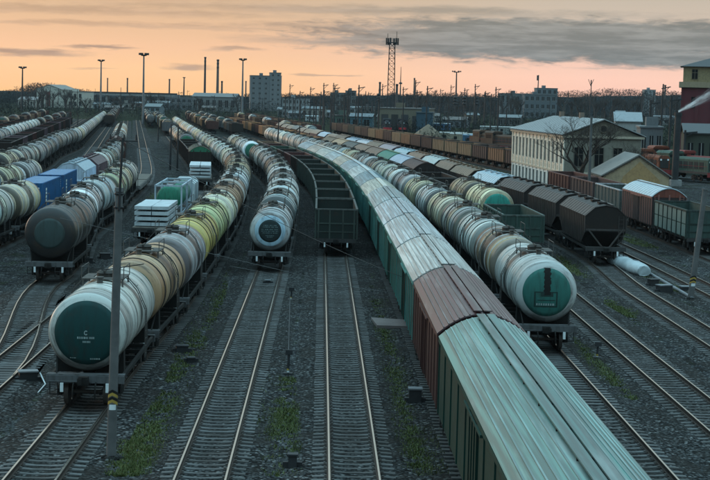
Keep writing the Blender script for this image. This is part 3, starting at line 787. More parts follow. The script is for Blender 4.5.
# ------------------------------------------------------------------ open wagon (gondola)
def gondola_template(lod, top=3.5, L=13.92):
    h = L/2 - .62; b = 1.55; z0 = 1.25; out = []
    fl = MB(); fl.box(-h, h, -b+.05, b-.05, 1.17, 1.32); out.append(P('floor', fl, m_under))
    n = 7
    if lod < 2:
        for s in (-1, 1):
            wl = MB(); wl.box(-h, h, s*(b-.04)-.03, s*(b-.04)+.03, z0, top-.1)
            posts = []
            for k in range(n+1):
                x = -h + .06 + (2*h - .12)*k/n; pm = MB(); yo = s*(b+.035)
                pm.prism_y([(x-.07, z0-.08), (x+.07, z0-.08), (x+.05, top-.08), (x-.05, top-.08)], min(yo-.05, yo+.05), max(yo-.05, yo+.05)); posts.append(P('post', pm, m_steel, 'rib'))
            pans = []
            if lod == 0:
                for k in range(n):
                    xa = -h + .06 + (2*h-.12)*k/n + .11; xb = xa + (2*h-.12)/n - .22
                    pm = MB(); yo = s*(b+.004)
                    for (za, zb) in ((z0+.06, (z0+top)/2-.12), ((z0+top)/2-.02, top-.2)):
                        pm.box(xa, xb, min(yo-.018, yo+.018), max(yo-.018, yo+.018), za, zb)
                    pans.append(P('panel', pm, m_paint, 'panel'))
            out.append(P('side_wall', wl, m_paint, 'paint', posts + pans))
            rl = MB(); rl.box(-h-.03, h+.03, s*b-.07, s*b+.08, top-.12, top); out.append(P('top_rail', rl, m_steel, 'rail'))
        for s in (-1, 1):
            ew = MB(); x = s*(h-.02); ew.box(x-.03, x+.03, -b+.08, b-.08, z0, top-.1)
            kk = []
            for q in (-1.35, -.5, .5, 1.35):
                pm = MB(); pm.box(x + s*.035 - .05, x + s*.035 + .05, q-.055, q+.055, z0-.05, top-.12); kk.append(P('post', pm, m_steel, 'rib'))
            pm = MB(); pm.box(x + s*.03 - .05, x + s*.03 + .05, -b+.08, b-.08, (z0+top)/2-.05, (z0+top)/2+.05); pm.box(x + s*.03 - .05, x + s*.03 + .05, -b+.08, b-.08, z0+.45, z0+.52); kk.append(P('crossbar', pm, m_steel, 'rib'))
            out.append(P('end_wall', ew, m_paint, 'paint', kk))
            rl = MB(); rl.box(x-.06, x+.07, -b+.08, b-.08, top-.115, top-.004); out.append(P('top_rail', rl, m_steel, 'rail'))
    else:
        wl = MB()
        for s in (-1, 1):
            wl.box(-h, h, s*b-.05, s*b+.05, z0, top); wl.box(s*h-.05, s*h+.05, -b+.05, b-.05, z0, top-.01)
            for k in range(n+1):
                x = -h + .06 + (2*h-.12)*k/n; wl.box(x-.06, x+.06, s*(b+.09)-.04, s*(b+.09)+.04, z0, top-.1)
        out.append(P('body', wl, m_paint, 'paint'))
    return out + under(L, 8.65, lod == 0, 3.0)
GON = [gondola_template(i) for i in range(3)]
GON_LOW = gondola_template(0, top=3.3)
def gondola(tr, yf, paint, n, row, tmpl=None, label=None, cols=None):
    x, y, rz = place(tr, yf, 13.92); rnd = random.Random(seed_of(tr, n, 5))
    c0 = jit(TC[paint][0], .15, rnd)
    c = {'paint': c0, 'rib': tuple(v*1.15 for v in c0), 'rail': tuple(min(.5, v*1.5 + .05) for v in c0), 'panel': tuple(v*.9 for v in c0), 'frame': (.05, .05, .05)}
    if cols: c.update(cols)
    T = tmpl or GON[lod_for(y)]
    lab = label or '%s open wagon, %s in the %s' % (TC[paint][1], ORD[n], row)
    return thing('open_wagon', T, lab, 'open wagon', 'open wagons standing in the yard', x, y, 0, rz, c)

# ------------------------------------------------------------------ covered wagons
def arc_roof(b, ze, zr, n=12): return [(b - 2*b*i/n, ze + (zr-ze)*(1 - ((b - 2*b*i/n)/b)**2)) for i in range(n+1)]
def boxcar_template(lod, L=14.64, ze=3.75, zr=4.5, style='plain', b=1.53):
    h = L/2 - (.32 if style in ('seamed', 'train') else .55); z0 = 1.15; out = []
    bd = MB(); bd.box(-h, h, -b, b, z0, ze-.01)
    gab = [(y, z) for (y, z) in arc_roof(b-.03, ze-.02, zr-.06, 10)]
    bd.prism_x([(-b+.03, ze-.05)] + [(b-.03, ze-.05)] + gab, -h+.02, h-.02)
    kids = []
    n = 14 if style == 'ribbed' else 10
    if lod < 2:
        for s in (-1, 1):
            for k in range(n+1):
                x = -h + .07 + (2*h-.14)*k/n
                if abs(x) < 1.15: continue
                pm = MB(); pm.box(x-.05, x+.05, s*b-.045*(s < 0), s*b+.045*(s > 0), z0+.03, ze-.06); kids.append(P('rib', pm, m_steel, 'rib'))
            rl = MB(); rl.box(-h, h, s*b + (-.06 if s < 0 else .002), s*b + (-.002 if s < 0 else .06), ze-.2, ze-.06); kids.append(P('top_chord', rl, m_steel, 'rib'))
    out.append(P('body', bd, m_paint, 'paint', kids))
    rf = MB(); ro = arc_roof(b+.06, ze-.02, zr, 14); ri = [(y*.985, z-.05) for (y, z) in ro]
    rf.prism_x(ro + ri[::-1], -h-.06, h+.06)
    rk = []; rmat = m_troof if style in ('seamed', 'train') else m_roof
    if style == 'seamed':      # longitudinal seams and a running board, as on the long train
        for y_ in (-1.35, -1.18, -1.0, -.82, -.64, -.46, .46, .64, .82, 1.0, 1.18, 1.35):
            z = ze-.02 + (zr-ze+.02)*(1-(y_/(b+.06))**2); pm = MB(); pm.box(-h, h, y_-.025, y_+.025, z-.03, z+.022); rk.append(P('seam', pm, m_troof, 'seam'))
        for y_ in (-.17, .17):
            z = zr + .08; pm = MB(); pm.box(-h, h, y_-.14, y_+.14, z-.02, z+.02); rk.append(P('running_board', pm, m_troof, 'board'))
        pm = MB()
        for k in range(-4, 5): pm.box(k*h/4.3-.03, k*h/4.3+.03, -.3, .3, zr-.08, zr+.06)
        rk.append(P('board_bracket', pm, m_under))
    elif lod < 2:
        for k in range(13):
            x = -h + .1 + (2*h-.2)*k/12; pm = MB(); rr = [(y, z+.03) for (y, z) in ro]; pm.prism_x(rr + [(y, z-.01) for (y, z) in ro][::-1], x-.03, x+.03); rk.append(P('seam', pm, m_roof, 'seam'))
        if style != 'noboard':
            pm = MB(); pm.box(-h, h, -.2, .2, zr+.05, zr+.09); rk.append(P('running_board', pm, m_roof, 'board'))
    out.append(P('roof', rf, rmat, 'roof', rk))
    if lod < 2:
        for s in (-1, 1):
            dr = MB(); dr.box(-1.05, 1.05, s*b-.02 if s > 0 else s*b-.07, s*b+.07 if s > 0 else s*b+.02, z0+.08, ze-.22)
            for k in (-.7, 0, .7): dr.box(k-.04, k+.04, s*(b+.085)-.02, s*(b+.085)+.02, z0+.1, ze-.25)
            bar = MB(); bar.box(-2.4, 2.4, s*(b+.06)-.05, s*(b+.06)+.05, ze-.3, ze-.22)
            out.append(P('door', dr, m_paint, 'door', [P('door_rail', bar, m_steel, 'rib')]))
            for e in (-1, 1):
                if lod == 0:
                    ld = MB()
                    for q in (-.2, .2): ld.box(e*h + (.04 if e > 0 else -.08), e*h + (.08 if e > 0 else -.04), s*1.1+q-.02, s*1.1+q+.02, z0, ze)
                    for k in range(8): ld.box(e*h + (.045 if e > 0 else -.075), e*h + (.075 if e > 0 else -.045), s*1.1-.2, s*1.1+.2, z0+.2+k*.31, z0+.235+k*.31)
                    out.append(P('ladder', ld, m_steel, 'rib'))
        for e in (-1, 1):
            pm = MB()
            for q in (-.95, 0, .95): pm.box(e*h + (0 if e > 0 else -.07), e*h + (.07 if e > 0 else 0), q-.06, q+.06, z0+.05, ze+.15)
            out.append(P('end_post', pm, m_steel, 'rib'))
            pe = MB(); pe.prism_x([(-b+.05, ze-.08), (b-.05, ze-.08)] + [(y, z) for (y, z) in arc_roof(b-.05, ze-.06, zr-.1, 10)], e*h - .005 if e < 0 else e*h-.02, e*h+.02 if e > 0 else e*h + .005)
            out.append(P('end_gable', pe, m_paint, 'gable'))
    return out + under(L, L-4.6, lod == 0, 3.0)
BOX = [boxcar_template(i) for i in range(3)]
BOX_RIB = boxcar_template(0, style='ribbed'); BOXT = [boxcar_template(i, style='train') for i in range(3)]
BOX_SEAM = boxcar_template(0, L=16.2, style='seamed', ze=3.85, zr=4.55); BOX_LONG = boxcar_template(0, L=27.0, style='seamed', ze=3.85, zr=4.55)
def boxcar(tr, yf, paint, roof, n, row, tmpl=None, label=None, cols=None, L=14.64, gable=None):
    x, y, rz = place(tr, yf, L); rnd = random.Random(seed_of(tr, n, 9))
    c0 = jit(TC[paint][0], .15, rnd); r0 = jit(TC[roof][0], .12, rnd)
    c = {'paint': c0, 'rib': tuple(v*1.2+.01 for v in c0), 'roof': r0, 'seam': tuple(v*.8 for v in r0), 'board': tuple(v*.7 for v in r0), 'door': tuple(v*.85 for v in c0), 'gable': gable or c0, 'frame': (.06, .06, .06)}
    if cols: c.update(cols)
    T = tmpl or BOX[lod_for(y)]
    lab = label or '%s covered wagon, %s roof, %s in the %s' % (TC[paint][1], TC[roof][1], ORD[n], row)
    return thing('covered_wagon', T, lab, 'covered wagon', 'covered wagons standing in the yard', x, y, 0, rz, c)

def hopper_template(lod, L=14.72):
    """covered hopper: ribbed sides, shallow peaked roof with hatches, raked ends on V braces"""
    h = L/2 - 1.0; b = 1.52; ze = 3.55; zr = 4.35; out = []
    bd = MB(); c = 1.15
    prof = [(-b, ze), (-b, 1.55), (-b*.55, 1.05), (b*.55, 1.05), (b, 1.55), (b, ze), (b*.55, zr-.22), (0, zr-.05), (-b*.55, zr-.22)]
    def ring(x, zlo): return [(x, y, max(z, zlo)) for (y, z) in prof]
    xs = [(-h, 2.35), (-h+1.5, 1.05), (h-1.5, 1.05), (h, 2.35)]
    vs = []; n = len(prof)
    for x, zl in xs: vs += ring(x, zl)
    fs = [(k*n+i, k*n+(i+1) % n, (k+1)*n+(i+1) % n, (k+1)*n+i) for k in range(3) for i in range(n)]
    fs += [tuple(range(n))[::-1], tuple(range(3*n, 4*n))]
    bd.add(vs, fs); kids = []
    m = 15
    if lod < 2:
        for s in (-1, 1):
            for k in range(m+1):
                x = -h + .06 + (2*h-.12)*k/m; zl = 1.4 if abs(x) < h - 1.2 else 2.3
                pm = MB(); pm.box(x-.045, x+.045, s*b - .01*(s > 0) - .06*(s < 0), s*b + .06*(s > 0) + .01*(s < 0), zl, ze-.03); kids.append(P('rib', pm, m_steel, 'rib'))
    out.append(P('body', bd, m_paint, 'paint', kids))
    rf = MB(); ro = [(b+.05, ze-.02), (b*.55, zr-.17), (0, zr), (-b*.55, zr-.17), (-b-.05, ze-.02)]
    rf.prism_x(ro + [(y*.98, z-.04) for y, z in ro][::-1], -h-.05, h+.05); rk = []
    if lod < 2:
        for k in range(12):
            x = -h + .3 + (2*h-.6)*k/11
            pm = MB(); pm.prism_x([(y, z+.025) for y, z in ro] + [(y, z-.01) for y, z in ro][::-1], x-.03, x+.03); rk.append(P('seam', pm, m_roof, 'seam'))
        for k in range(4):
            x = -h*.72 + 1.44*h*k/3; pm = MB(); pm.cbox((x, 0, zr+.06), (.9, .62, .14)); rk.append(P('roof_hatch', pm, m_steel, 'seam'))
        pm = MB(); pm.box(-h, h, .42, .62, zr-.02, zr+.03); rk.append(P('running_board', pm, m_roof, 'board'))
    out.append(P('roof', rf, m_roof, 'roof', rk))
    if lod < 2:
        for e in (-1, 1):
            for q in (-1, 1):
                br = MB(); br.bar((e*(h+.02), q*1.32, 2.55), (e*(h+.35), q*.25, 1.2), .11, .09); out.append(P('end_brace', br, m_steel, 'rib'))
            pl = MB(); pl.box(e*(h+.03)-.03, e*(h+.03)+.03, -b+.05, b-.05, 2.42, 2.56); pl.box(e*(h+.35)-.1, e*(h+.35)+.1, -1.45, 1.45, 1.16, 1.22); out.append(P('end_beam_upper', pl, m_steel, 'rib'))
            if lod == 0:
                ld = MB()
                for q in (.98, 1.34): ld.box(e*(h+.06)-.02, e*(h+.06)+.02, q-.02, q+.02, 1.2, ze)
                for k in range(7): ld.box(e*(h+.06)-.015, e*(h+.06)+.015, .98, 1.34, 1.4+k*.31, 1.43+k*.31)
                out.append(P('ladder', ld, m_steel, 'rib'))
        for k in range(4):
            x = -h*.6 + 1.2*h*k/3; ch = MB(); ch.add([(x-.7, -.8, 1.1), (x+.7, -.8, 1.1), (x+.7, .8, 1.1), (x-.7, .8, 1.1), (x-.3, -.45, .55), (x+.3, -.45, .55), (x+.3, .45, .55), (x-.3, .45, .55)], [(0, 1, 5, 4), (1, 2, 6, 5), (2, 3, 7, 6), (3, 0, 4, 7), (7, 6, 5, 4)]); out.append(P('chute', ch, m_under))
    return out + under(L, 10.5, lod == 0, 3.0)
HOP = [hopper_template(i) for i in range(3)]
def hopper(tr, yf, paint, roof, n, row, label=None, L=14.72):
    x, y, rz = place(tr, yf, L); rnd = random.Random(seed_of(tr, n, 11))
    c0 = jit(TC[paint][0], .15, rnd); r0 = jit(TC[roof][0], .12, rnd)
    c = {'paint': c0, 'rib': tuple(v*1.7+.03 for v in c0), 'roof': r0, 'seam': tuple(v*.7 for v in r0), 'board': tuple(v*.75 for v in r0), 'frame': (.05, .05, .05)}
    lab = label or '%s hopper wagon with %s roof, %s in the %s' % (TC[paint][1], TC[roof][1], ORD[n], row)
    return thing('hopper_wagon', HOP[lod_for(y)], lab, 'hopper wagon', 'hopper wagons standing in the yard', x, y, 0, rz, c)

def flat_template(L=14.6, stakes=True):
    h = L/2 - .62; d = MB(); out = []
    k = 0; kids = []
    for i in range(14):
        x0 = -h + 2*h*i/14; pm = MB(); pm.box(x0+.01, x0+2*h/14-.01, -1.45, 1.45, 1.24, 1.30+.012*(i % 2)); kids.append(P('plank', pm, m_wood))
    d.box(-h, h, -1.4, 1.4, 1.17, 1.245); out.append(P('deck', d, m_under, None, kids))
    for s in (-1, 1):
        sb = MB(); sb.box(-h, h, s*1.46-.05, s*1.46+.05, .85, 1.26); out.append(P('side_sill', sb, m_steel, 'paint'))
        if stakes:
            for q in range(6):
                x = -h + .6 + (2*h-1.2)*q/5; st = MB(); st.box(x-.05, x+.05, s*1.53-.03, s*1.53+.03, .9, 1.5); out.append(P('stake_pocket', st, m_steel, 'paint'))
    return out + under(L, 9.7, True, 2.9)
FLAT = flat_template()
def flat(tr, yf, label, paint=(.05, .05, .05)):
    x, y, rz = place(tr, yf, 14.6)
    return thing('flat_wagon', FLAT, label, 'flat wagon', 'flat wagons', x, y, 0, rz, {'paint': paint, 'frame': paint})

# ------------------------------------------------------------------ rows of wagons, nearest first
# big white tank row
E_COL = ['white', 'rust', 'mauve', 'yellow', 'lime', 'cream', 'rust', 'brown', 'sky', 'lgrey', 'tan', 'cream', 'rust', 'white', 'cream', 'lgrey', 'mint', 'white', 'tan', 'lgrey', 'cream', 'white', 'grey', 'tan', 'cream', 'lgrey', 'brown', 'white', 'cream', 'grey', 'cream', 'lgrey', 'tan', 'brown', 'cream', 'grey', 'white', 'lgrey', 'cream', 'brown']
y = 61.2
for i, c in enumerate(E_COL):
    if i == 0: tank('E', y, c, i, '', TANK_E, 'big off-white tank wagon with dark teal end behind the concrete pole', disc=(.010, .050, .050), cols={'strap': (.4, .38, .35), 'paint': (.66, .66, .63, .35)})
    else: tank('E', y, c, i, 'row behind the big white tank', TANK0 if i < 9 else None, cols={'paint': jit(TC[c][0], .08) + (.22 if i < 8 else .5,)})
    y += 12.02
F_COL = ['lgrey', 'sky', 'sky', 'lgrey', 'grey', 'white', 'lgrey', 'brown', 'lgrey', 'grey', 'white', 'dgrey']
y = 112.0
for i, c in enumerate(F_COL):
    if i == 0: tank('F', y, c, i, '', TANK_F, 'grey tank wagon with pale blue ring and lettered black end', disc=(.02, .035, .038), ring=(.42, .60, .72))
    else: tank('F', y, c, i, 'row behind the lettered black tank end')
    y += 12.02
y += 13
for i, c in enumerate(['white', 'white', 'cream', 'lgrey']):
    tank('F', y, c, i + 12, '', label=['white tank wagon with green end and yellow square plate', 'white tank wagon just behind the green end with yellow plate', 'cream tank wagon, third counting from the yellow square plate', 'grey tank wagon, fourth counting from the yellow square plate'][i], disc=(.035, .17, .12) if i == 0 else None)
    if i == 0: YPL = y
    y += 12.02
G_COL = ['dkgreen'] * 7 + ['dbrown', 'maroon', 'dbrown', 'dkgreen', 'maroon', 'brown']
y = 123.9
for i, c in enumerate(G_COL):
    gondola('G', y, c, i, 'dark green middle row', label='dark green open wagon heading the row in the middle' if i == 0 else None, cols={'paint': (.018, .028, .025), 'rail': (.085, .095, .09), 'rib': (.055, .075, .066), 'panel': (.020, .032, .028)} if i < 7 else None); y += 13.92
# the long covered train
rowH = 'long pale-roofed train'
teal = (.13, .29, .265)
boxcar('H', 29.5, 'teal', 'silver', 0, rowH, BOX_LONG, 'teal-roofed green covered wagon nearest the camera at lower right', {'roof': teal, 'seam': (.22, .38, .36), 'board': (.09, .19, .18), 'paint': (.007, .040, .032), 'door': (.006, .034, .027), 'rib': (.010, .05, .04)}, L=27.0)
y = 56.7
H_ = [('maroon', (.13, .055, .062), 'maroon covered wagon with maroon roof, second in the pale-roofed train', (.042, .016, .016)), ('teal', (.62, .64, .62), 'green covered wagon with pale roof, directly behind the maroon one', (.008, .040, .033)),
      ('teal', (.58, .64, .66), 'green covered wagon, second one behind the maroon roof', (.009, .044, .036)), ('teal', (.52, .60, .65), 'green covered wagon, third one behind the maroon roof', (.008, .036, .031)), ('teal', (.36, .47, .50), 'green covered wagon, fourth one behind the maroon roof', (.009, .044, .036))]
for i, (p, rc, lab, bc) in enumerate(H_):
    boxcar('H', y, p, 'silver', i+1, rowH, BOX_SEAM, lab, {'roof': rc, 'seam': tuple(v*.75 for v in rc), 'board': tuple(v*.7 for v in rc), 'paint': bc, 'door': bc}, L=16.2); y += 16.2
for i in range(9):
    rc = [(.70, .68, .60), (.36, .46, .50), (.66, .70, .70), (.48, .56, .60), (.62, .56, .48), (.60, .66, .68), (.66, .66, .62), (.60, .52, .46), (.52, .58, .62)][i]
    boxcar('H', y, 'teal', 'silver', i+6, rowH, BOXT[lod_for(y)], cols={'roof': rc, 'seam': tuple(v*.8 for v in rc), 'board': tuple(v*.8 for v in rc), 'paint': (.012, .035, .030)}, gable=(.03, .14, .10)); y += 14.64
I_COL = ['lgrey', 'brown', 'white', 'grey', 'cream', 'lgrey', 'cream', 'grey', 'white', 'mint', 'grey', 'lgrey', 'dgrey', 'cream', 'lgrey', 'grey', 'brown', 'white', 'grey', 'lgrey', 'white', 'grey', 'white', 'lgrey', 'grey', 'white']
y = 78.2
for i, c in enumerate(I_COL):
    if i == 0: tank('I', y, c, i, '', TANK_I, 'grey tank wagon with black stain down its green end', disc=(.035, .15, .13), cols={'strap': (.5, .5, .47)})
    else: tank('I', y, c, i, 'row behind the stained green end', TANK0 if i < 8 else None, cols={'paint': jit(TC[c][0], .08) + (random.uniform(.45, 1),)})
    y += 12.02
# track J: green open wagon, tanks, more
rowJ = 'row behind the small green wagon'
gondola('J', 125.0, 'ggreen', 0, rowJ, GON_LOW, 'small green open wagon in front of the bright teal tank end', {'paint': (.035, .07, .06), 'panel': (.032, .065, .055), 'rib': (.05, .085, .075), 'rail': (.10, .13, .12)})
y = 140.4
tank('J', y, 'cream', 1, rowJ, None, 'cream tank wagon with bright teal end behind green open wagon', disc=(.03, .26, .21)); y += 12.02
tank('J', y, 'tan', 2, rowJ, None); y += 12.02
for i, c in enumerate(['dbrown', 'dbrown']): gondola('J', y, c, 3+i, rowJ); y += 13.92
boxcar('J', y, 'dbrown', 'maroon', 5, rowJ); y += 14.64
boxcar('J', y, 'dbrown', 'bluegrey', 6, rowJ); y += 14.64
boxcar('J', y, 'green', 'green', 7, rowJ, cols={'roof': (.05, .24, .18), 'seam': (.05, .2, .15)}); y += 14.64
for i, (p, r) in enumerate([('dbrown', 'brown'), ('purple', 'brown'), ('dbrown', 'dgrey'), ('dbrown', 'tan'), ('dbrown', 'brown')]): boxcar('J', y, p, r, 8+i, rowJ); y += 14.64
for i in range(9): gondola('J', y, ['brown', 'maroon', 'rust', 'brown', 'rust', 'dbrown', 'rust', 'brown', 'maroon'][i], 13+i, rowJ); y += 13.92
for i in range(14): gondola('J', y, ['brown', 'rust', 'maroon', 'dbrown', 'rust'][i % 5], 22+i, rowJ); y += 13.92
y = 430.0
for i in range(22): (gondola('Q', y, ['dbrown', 'brown', 'maroon', 'dbrown'][i % 4], i, 'dark row far behind the hoppers') if i % 5 else tank('Q', y, ['grey', 'lgrey', 'tan'][i % 3], i, 'dark row far behind the hoppers')); y += 13.92
y = 480.0
for i in range(20): gondola('S', y, ['maroon', 'dbrown', 'brown'][i % 3], i, 'brown row before the depot'); y += 13.92
y = 560.0
for i in range(14): (tank if i % 4 < 2 else gondola)('T', y, ['dgrey', 'brown', 'dbrown', 'maroon'][i % 4], i, 'mixed row beyond the curved rails'); y += 13.92
for tr_, y0_, n_, pal, nm in (('D', 462, 17, ['dgrey', 'brown', 'dbrown', 'tan', 'grey'], 'far part of the green gable row'), ('A1', 560, 18, ['dbrown', 'maroon', 'brown', 'dgrey'], 'far row left of the curved rails'), ('U', 500, 16, ['maroon', 'brown', 'dbrown', 'rust'], 'brown row under the twin chimneys'), ('V', 470, 20, ['dbrown', 'dgrey', 'brown'], 'dark row under the tower block'), ('A3', 450, 14, ['dbrown', 'maroon', 'dgrey'], 'far dark row below the white hall'), ('W', 420, 18, ['dbrown', 'brown', 'maroon'], 'outer dark row below white hall')):
    y = y0_
    for i in range(n_): (tank if (i*5 + n_) % 7 < 2 else gondola)(tr_, y, pal[i % len(pal)], i, nm); y += 13.92
# track K: dark hoppers
rowK = 'dark hopper row'
y = 122.0
KL = [('dbrown', 'dbrown', 'dark hopper wagon with V-braced end beside white bundle'), ('dbrown', 'dbrown', None), ('dbrown', 'dbrown', None), ('dbrown', 'bluegrey', None), ('dbrown', 'brown', None), ('dbrown', 'brown', None), ('dbrown', 'silver', None), ('purple', 'brown', None), ('dbrown', 'bluegrey', None)]
for i, (p, r, lab) in enumerate(KL): hopper('K', y, p, r, i, rowK, lab); y += 14.72
boxcar('K', y, 'purple', 'mauve', 9, rowK, cols={'roof': (.42, .36, .40)}); y += 14.64
for i, (p, r) in enumerate([('dbrown', 'brown'), ('dbrown', 'silver'), ('purple', 'bluegrey'), ('dbrown', 'brown'), ('dbrown', 'brown'), ('dbrown', 'bluegrey'), ('purple', 'brown'), ('dbrown', 'brown'), ('maroon', 'brown'), ('dbrown', 'dgrey'), ('dbrown', 'brown'), ('maroon', 'brown'), ('dbrown', 'brown')]):
    (hopper if i % 3 else boxcar)('K', y, p, r, 10+i, rowK); y += 14.7
# right: red boxcar and its neighbours
gondola('N', 132.4, 'ggreen', 0, '', GON[0], 'dark green open wagon with pale panels at the right edge', {'paint': (.045, .08, .072), 'panel': (.17, .24, .225), 'rib': (.028, .05, .045), 'rail': (.05, .07, .065)})
boxcar('N', 146.5, 'red', 'bluegrey', 1, '', BOX_RIB, 'faded red ribbed boxcar with pale rounded roof at right', {'paint': (.045, .035, .036), 'rib': (.30, .15, .13), 'door': (.05, .04, .042), 'roof': (.50, .58, .63), 'seam': (.45, .53, .58), 'board': (.4, .46, .5)})
gondola('N', 161.3, 'grey', 2, '', None, 'grey green open wagon between red boxcar and cream building', {'paint': (.09, .11, .105), 'rib': (.16, .18, .17)})
gondola('N', 175.3, 'maroon', 3, '', None, 'brown open wagon close by the corner of the cream building', {'paint': (.07, .05, .05), 'rib': (.13, .09, .085)})
gondola('N', 189.3, 'maroon', 4, '', None, 'brown open wagon, second along the cream building wall')
rowL = 'brown open row behind the hoppers'
y = 259.6
for i, c in enumerate(['maroon', 'maroon', 'rust', 'maroon', 'tan', 'tan', 'tan', 'maroon', 'maroon', 'rust', 'tan', 'maroon', 'rust', 'tan', 'maroon', 'brown', 'dkgreen', 'brown', 'maroon', 'brown']):
    c0 = tuple(v*1.0 for v in TC[c][0]); c0 = tuple(.45*v + .035 for v in c0)
    gondola('L', y, c, i, rowL, GON[1] if i < 8 else None, cols={'paint': (c0[0]*1.05, c0[1]*.95, c0[2]*.9), 'rib': tuple(v*.7 for v in c0), 'rail': (.05, .045, .045)}); y += 13.92
# track D: flats with slabs and tank containers
flat('D', 129.1, 'flat wagon carrying the near stack of pale slabs'); flat('D', 143.8, 'flat wagon carrying the framed green tank containers'); flat('D', 205.5, 'flat wagon carrying the far stack of pale slabs')
flat('D', 158.5, 'flat wagon carrying the pale boxed load behind tank containers')
boxcar('D', 233.2, 'dbrown', 'dbrown', 0, '', BOX[0], 'dark covered wagon with bright green rounded gable', {'roof': (.30, .29, .22)}, gable=(.03, .17, .10))
y = 249.7
for i, c in enumerate(['dbrown', 'dbrown', 'dbrown', 'dbrown']): gondola('D', y, c, i+1, 'row behind the green rounded gable'); y += 13.92
tank('D', y + 2, 'dgrey', 5, '', None, 'dark tank wagon with green end among far wagons', disc=(.03, .15, .09)); y += 14
for i in range(6): tank('D', y, ['dgrey', 'brown', 'grey', 'dgrey', 'brown', 'grey'][i], i+6, 'row behind the green rounded gable'); y += 12.02
# track C: dark tank row
rowC = 'row headed by the dark tank'
y = 101.9
for i, c in enumerate(['dgrey', 'slate', 'white', 'blue', 'lime', 'cream', 'white']):
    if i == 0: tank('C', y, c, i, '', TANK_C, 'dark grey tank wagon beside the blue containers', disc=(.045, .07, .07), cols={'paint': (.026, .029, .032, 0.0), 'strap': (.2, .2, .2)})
    else: tank('C', y, c, i, rowC, TANK0, disc=(.04, .16, .10) if i == 2 else None)
    y += 12.02
flat('C', y + .5, 'low flat wagon behind the last pale tank', (.20, .20, .195)); flat('C', y + 15.1, 'second low flat wagon behind the last pale tank', (.18, .18, .175))
# track B
rowB = 'blue container row'
tank('B', 104.3, 'cream', 0, rowB, TANK0, 'cream tank wagon cut by the left edge, nearest there'); tank('B', 116.3, 'white', 1, rowB, TANK0, 'off-white tank wagon with green band at the left edge'); tank('B', 128.3, 'cream', 2, rowB, TANK0, 'cream tank wagon touching the near blue container')
flat('B', 140.4, 'flat wagon under the near blue container'); flat('B', 155.1, 'flat wagon under the far blue container')
y = 172.6
hopper('B', y, 'bluegrey', 'bluegrey', 5, rowB); y += 14.72
hopper('B', y, 'purple', 'purple', 6, rowB); y += 14.72
for i, c in enumerate(['white', 'mint', 'lgrey', 'bluegrey', 'white']): tank('B', y, c, 7+i, rowB); y += 12.02
boxcar('B', y, 'maroon', 'maroon', 12, rowB); y += 14.64
for i, c in enumerate(['white', 'lgrey', 'white', 'tan', 'rust', 'white', 'tan', 'rust', 'brown', 'lgrey', 'tan']): tank('B', y, c, 13+i, rowB); y += 12.02
# A1: grey hopper at the left edge
hopper('A1', 140.8, 'bluegrey', 'slate', 0, '', 'blue grey hopper wagon at the left edge behind container')
tank('A1', 157.3, 'cream', 1, '', None, 'cream tank wagon behind the blue grey hopper, left edge')
tank('A1', 170.5, 'lgrey', 2, '', None, 'light grey tank wagon, second behind the blue grey hopper')
rowA = 'long curved row, far left'
y = 193.6
for i in range(37):
    c = ['cream', 'white', 'lgrey', 'grey', 'lgrey', 'grey', 'bluegrey', 'grey', 'white', 'lgrey', 'grey', 'bluegrey'][i % 12]
    tank('A', y, c, i, rowA, disc=(.05, .25, .24) if i == 36 else None); y += 12.02
rowA2 = 'dark open row at far left'
y = 259.6
for i in range(19): gondola('A2', y, ['dbrown', 'dbrown', 'purple', 'dbrown', 'maroon'][i % 5], i, rowA2); y += 13.92
y = 288.2
for i in range(12): tank('A3', y, ['lgrey', 'white', 'white', 'lgrey'][i % 4], i, 'short white row at far left'); y += 12.02
y = 313.5
for i in range(11): gondola('A4', y, ['dbrown', 'dbrown', 'maroon'][i % 3], i, 'outermost dark row, far left'); y += 13.92

# ------------------------------------------------------------------ loads on the flat wagons
def along(tr, yc): return TX(tr, yc), yc, facing(tr, yc)
def slab_stack(tr, yc, label, L, layers, w0=2.7, th=.34):
    x, y, rz = along(tr, yc); r = empty('slab_stack', x, y, 1.315, rz); tag(r, label, 'slab stack', 'stacks of pale concrete slabs')
    rnd = random.Random(int(yc))
    nx = 2
    for k in range(layers):
        for i in range(nx):
            for j in range(2):
                mb = MB(); a = -L/2 + L*i/nx + .03; b = a + L/nx - .06
                mb.box(a, b, -w0/2 + j*w0/2 + .02, -w0/2 + (j+1)*w0/2 - .02, .07, th)
                obj('slab', mb, m_slab, r, M3(rnd.uniform(-.05, .05), rnd.uniform(-.03, .03), k*(th+.09), rnd.uniform(-.01, .01)))
        for q in (-.42, -.08, .08, .42):
            mb = MB(); mb.box(q*L-.05, q*L+.05, -w0/2, w0/2, 0, .07); obj('batten', mb, m_wood, r, M3(0, 0, k*(th+.09)))
slab_stack('D', 134.5, 'near stack of pale slabs on the flat wagon', 8.5, 4)
slab_stack('D', 212.6, 'far stack of pale slabs before the green gable', 11.5, 4)
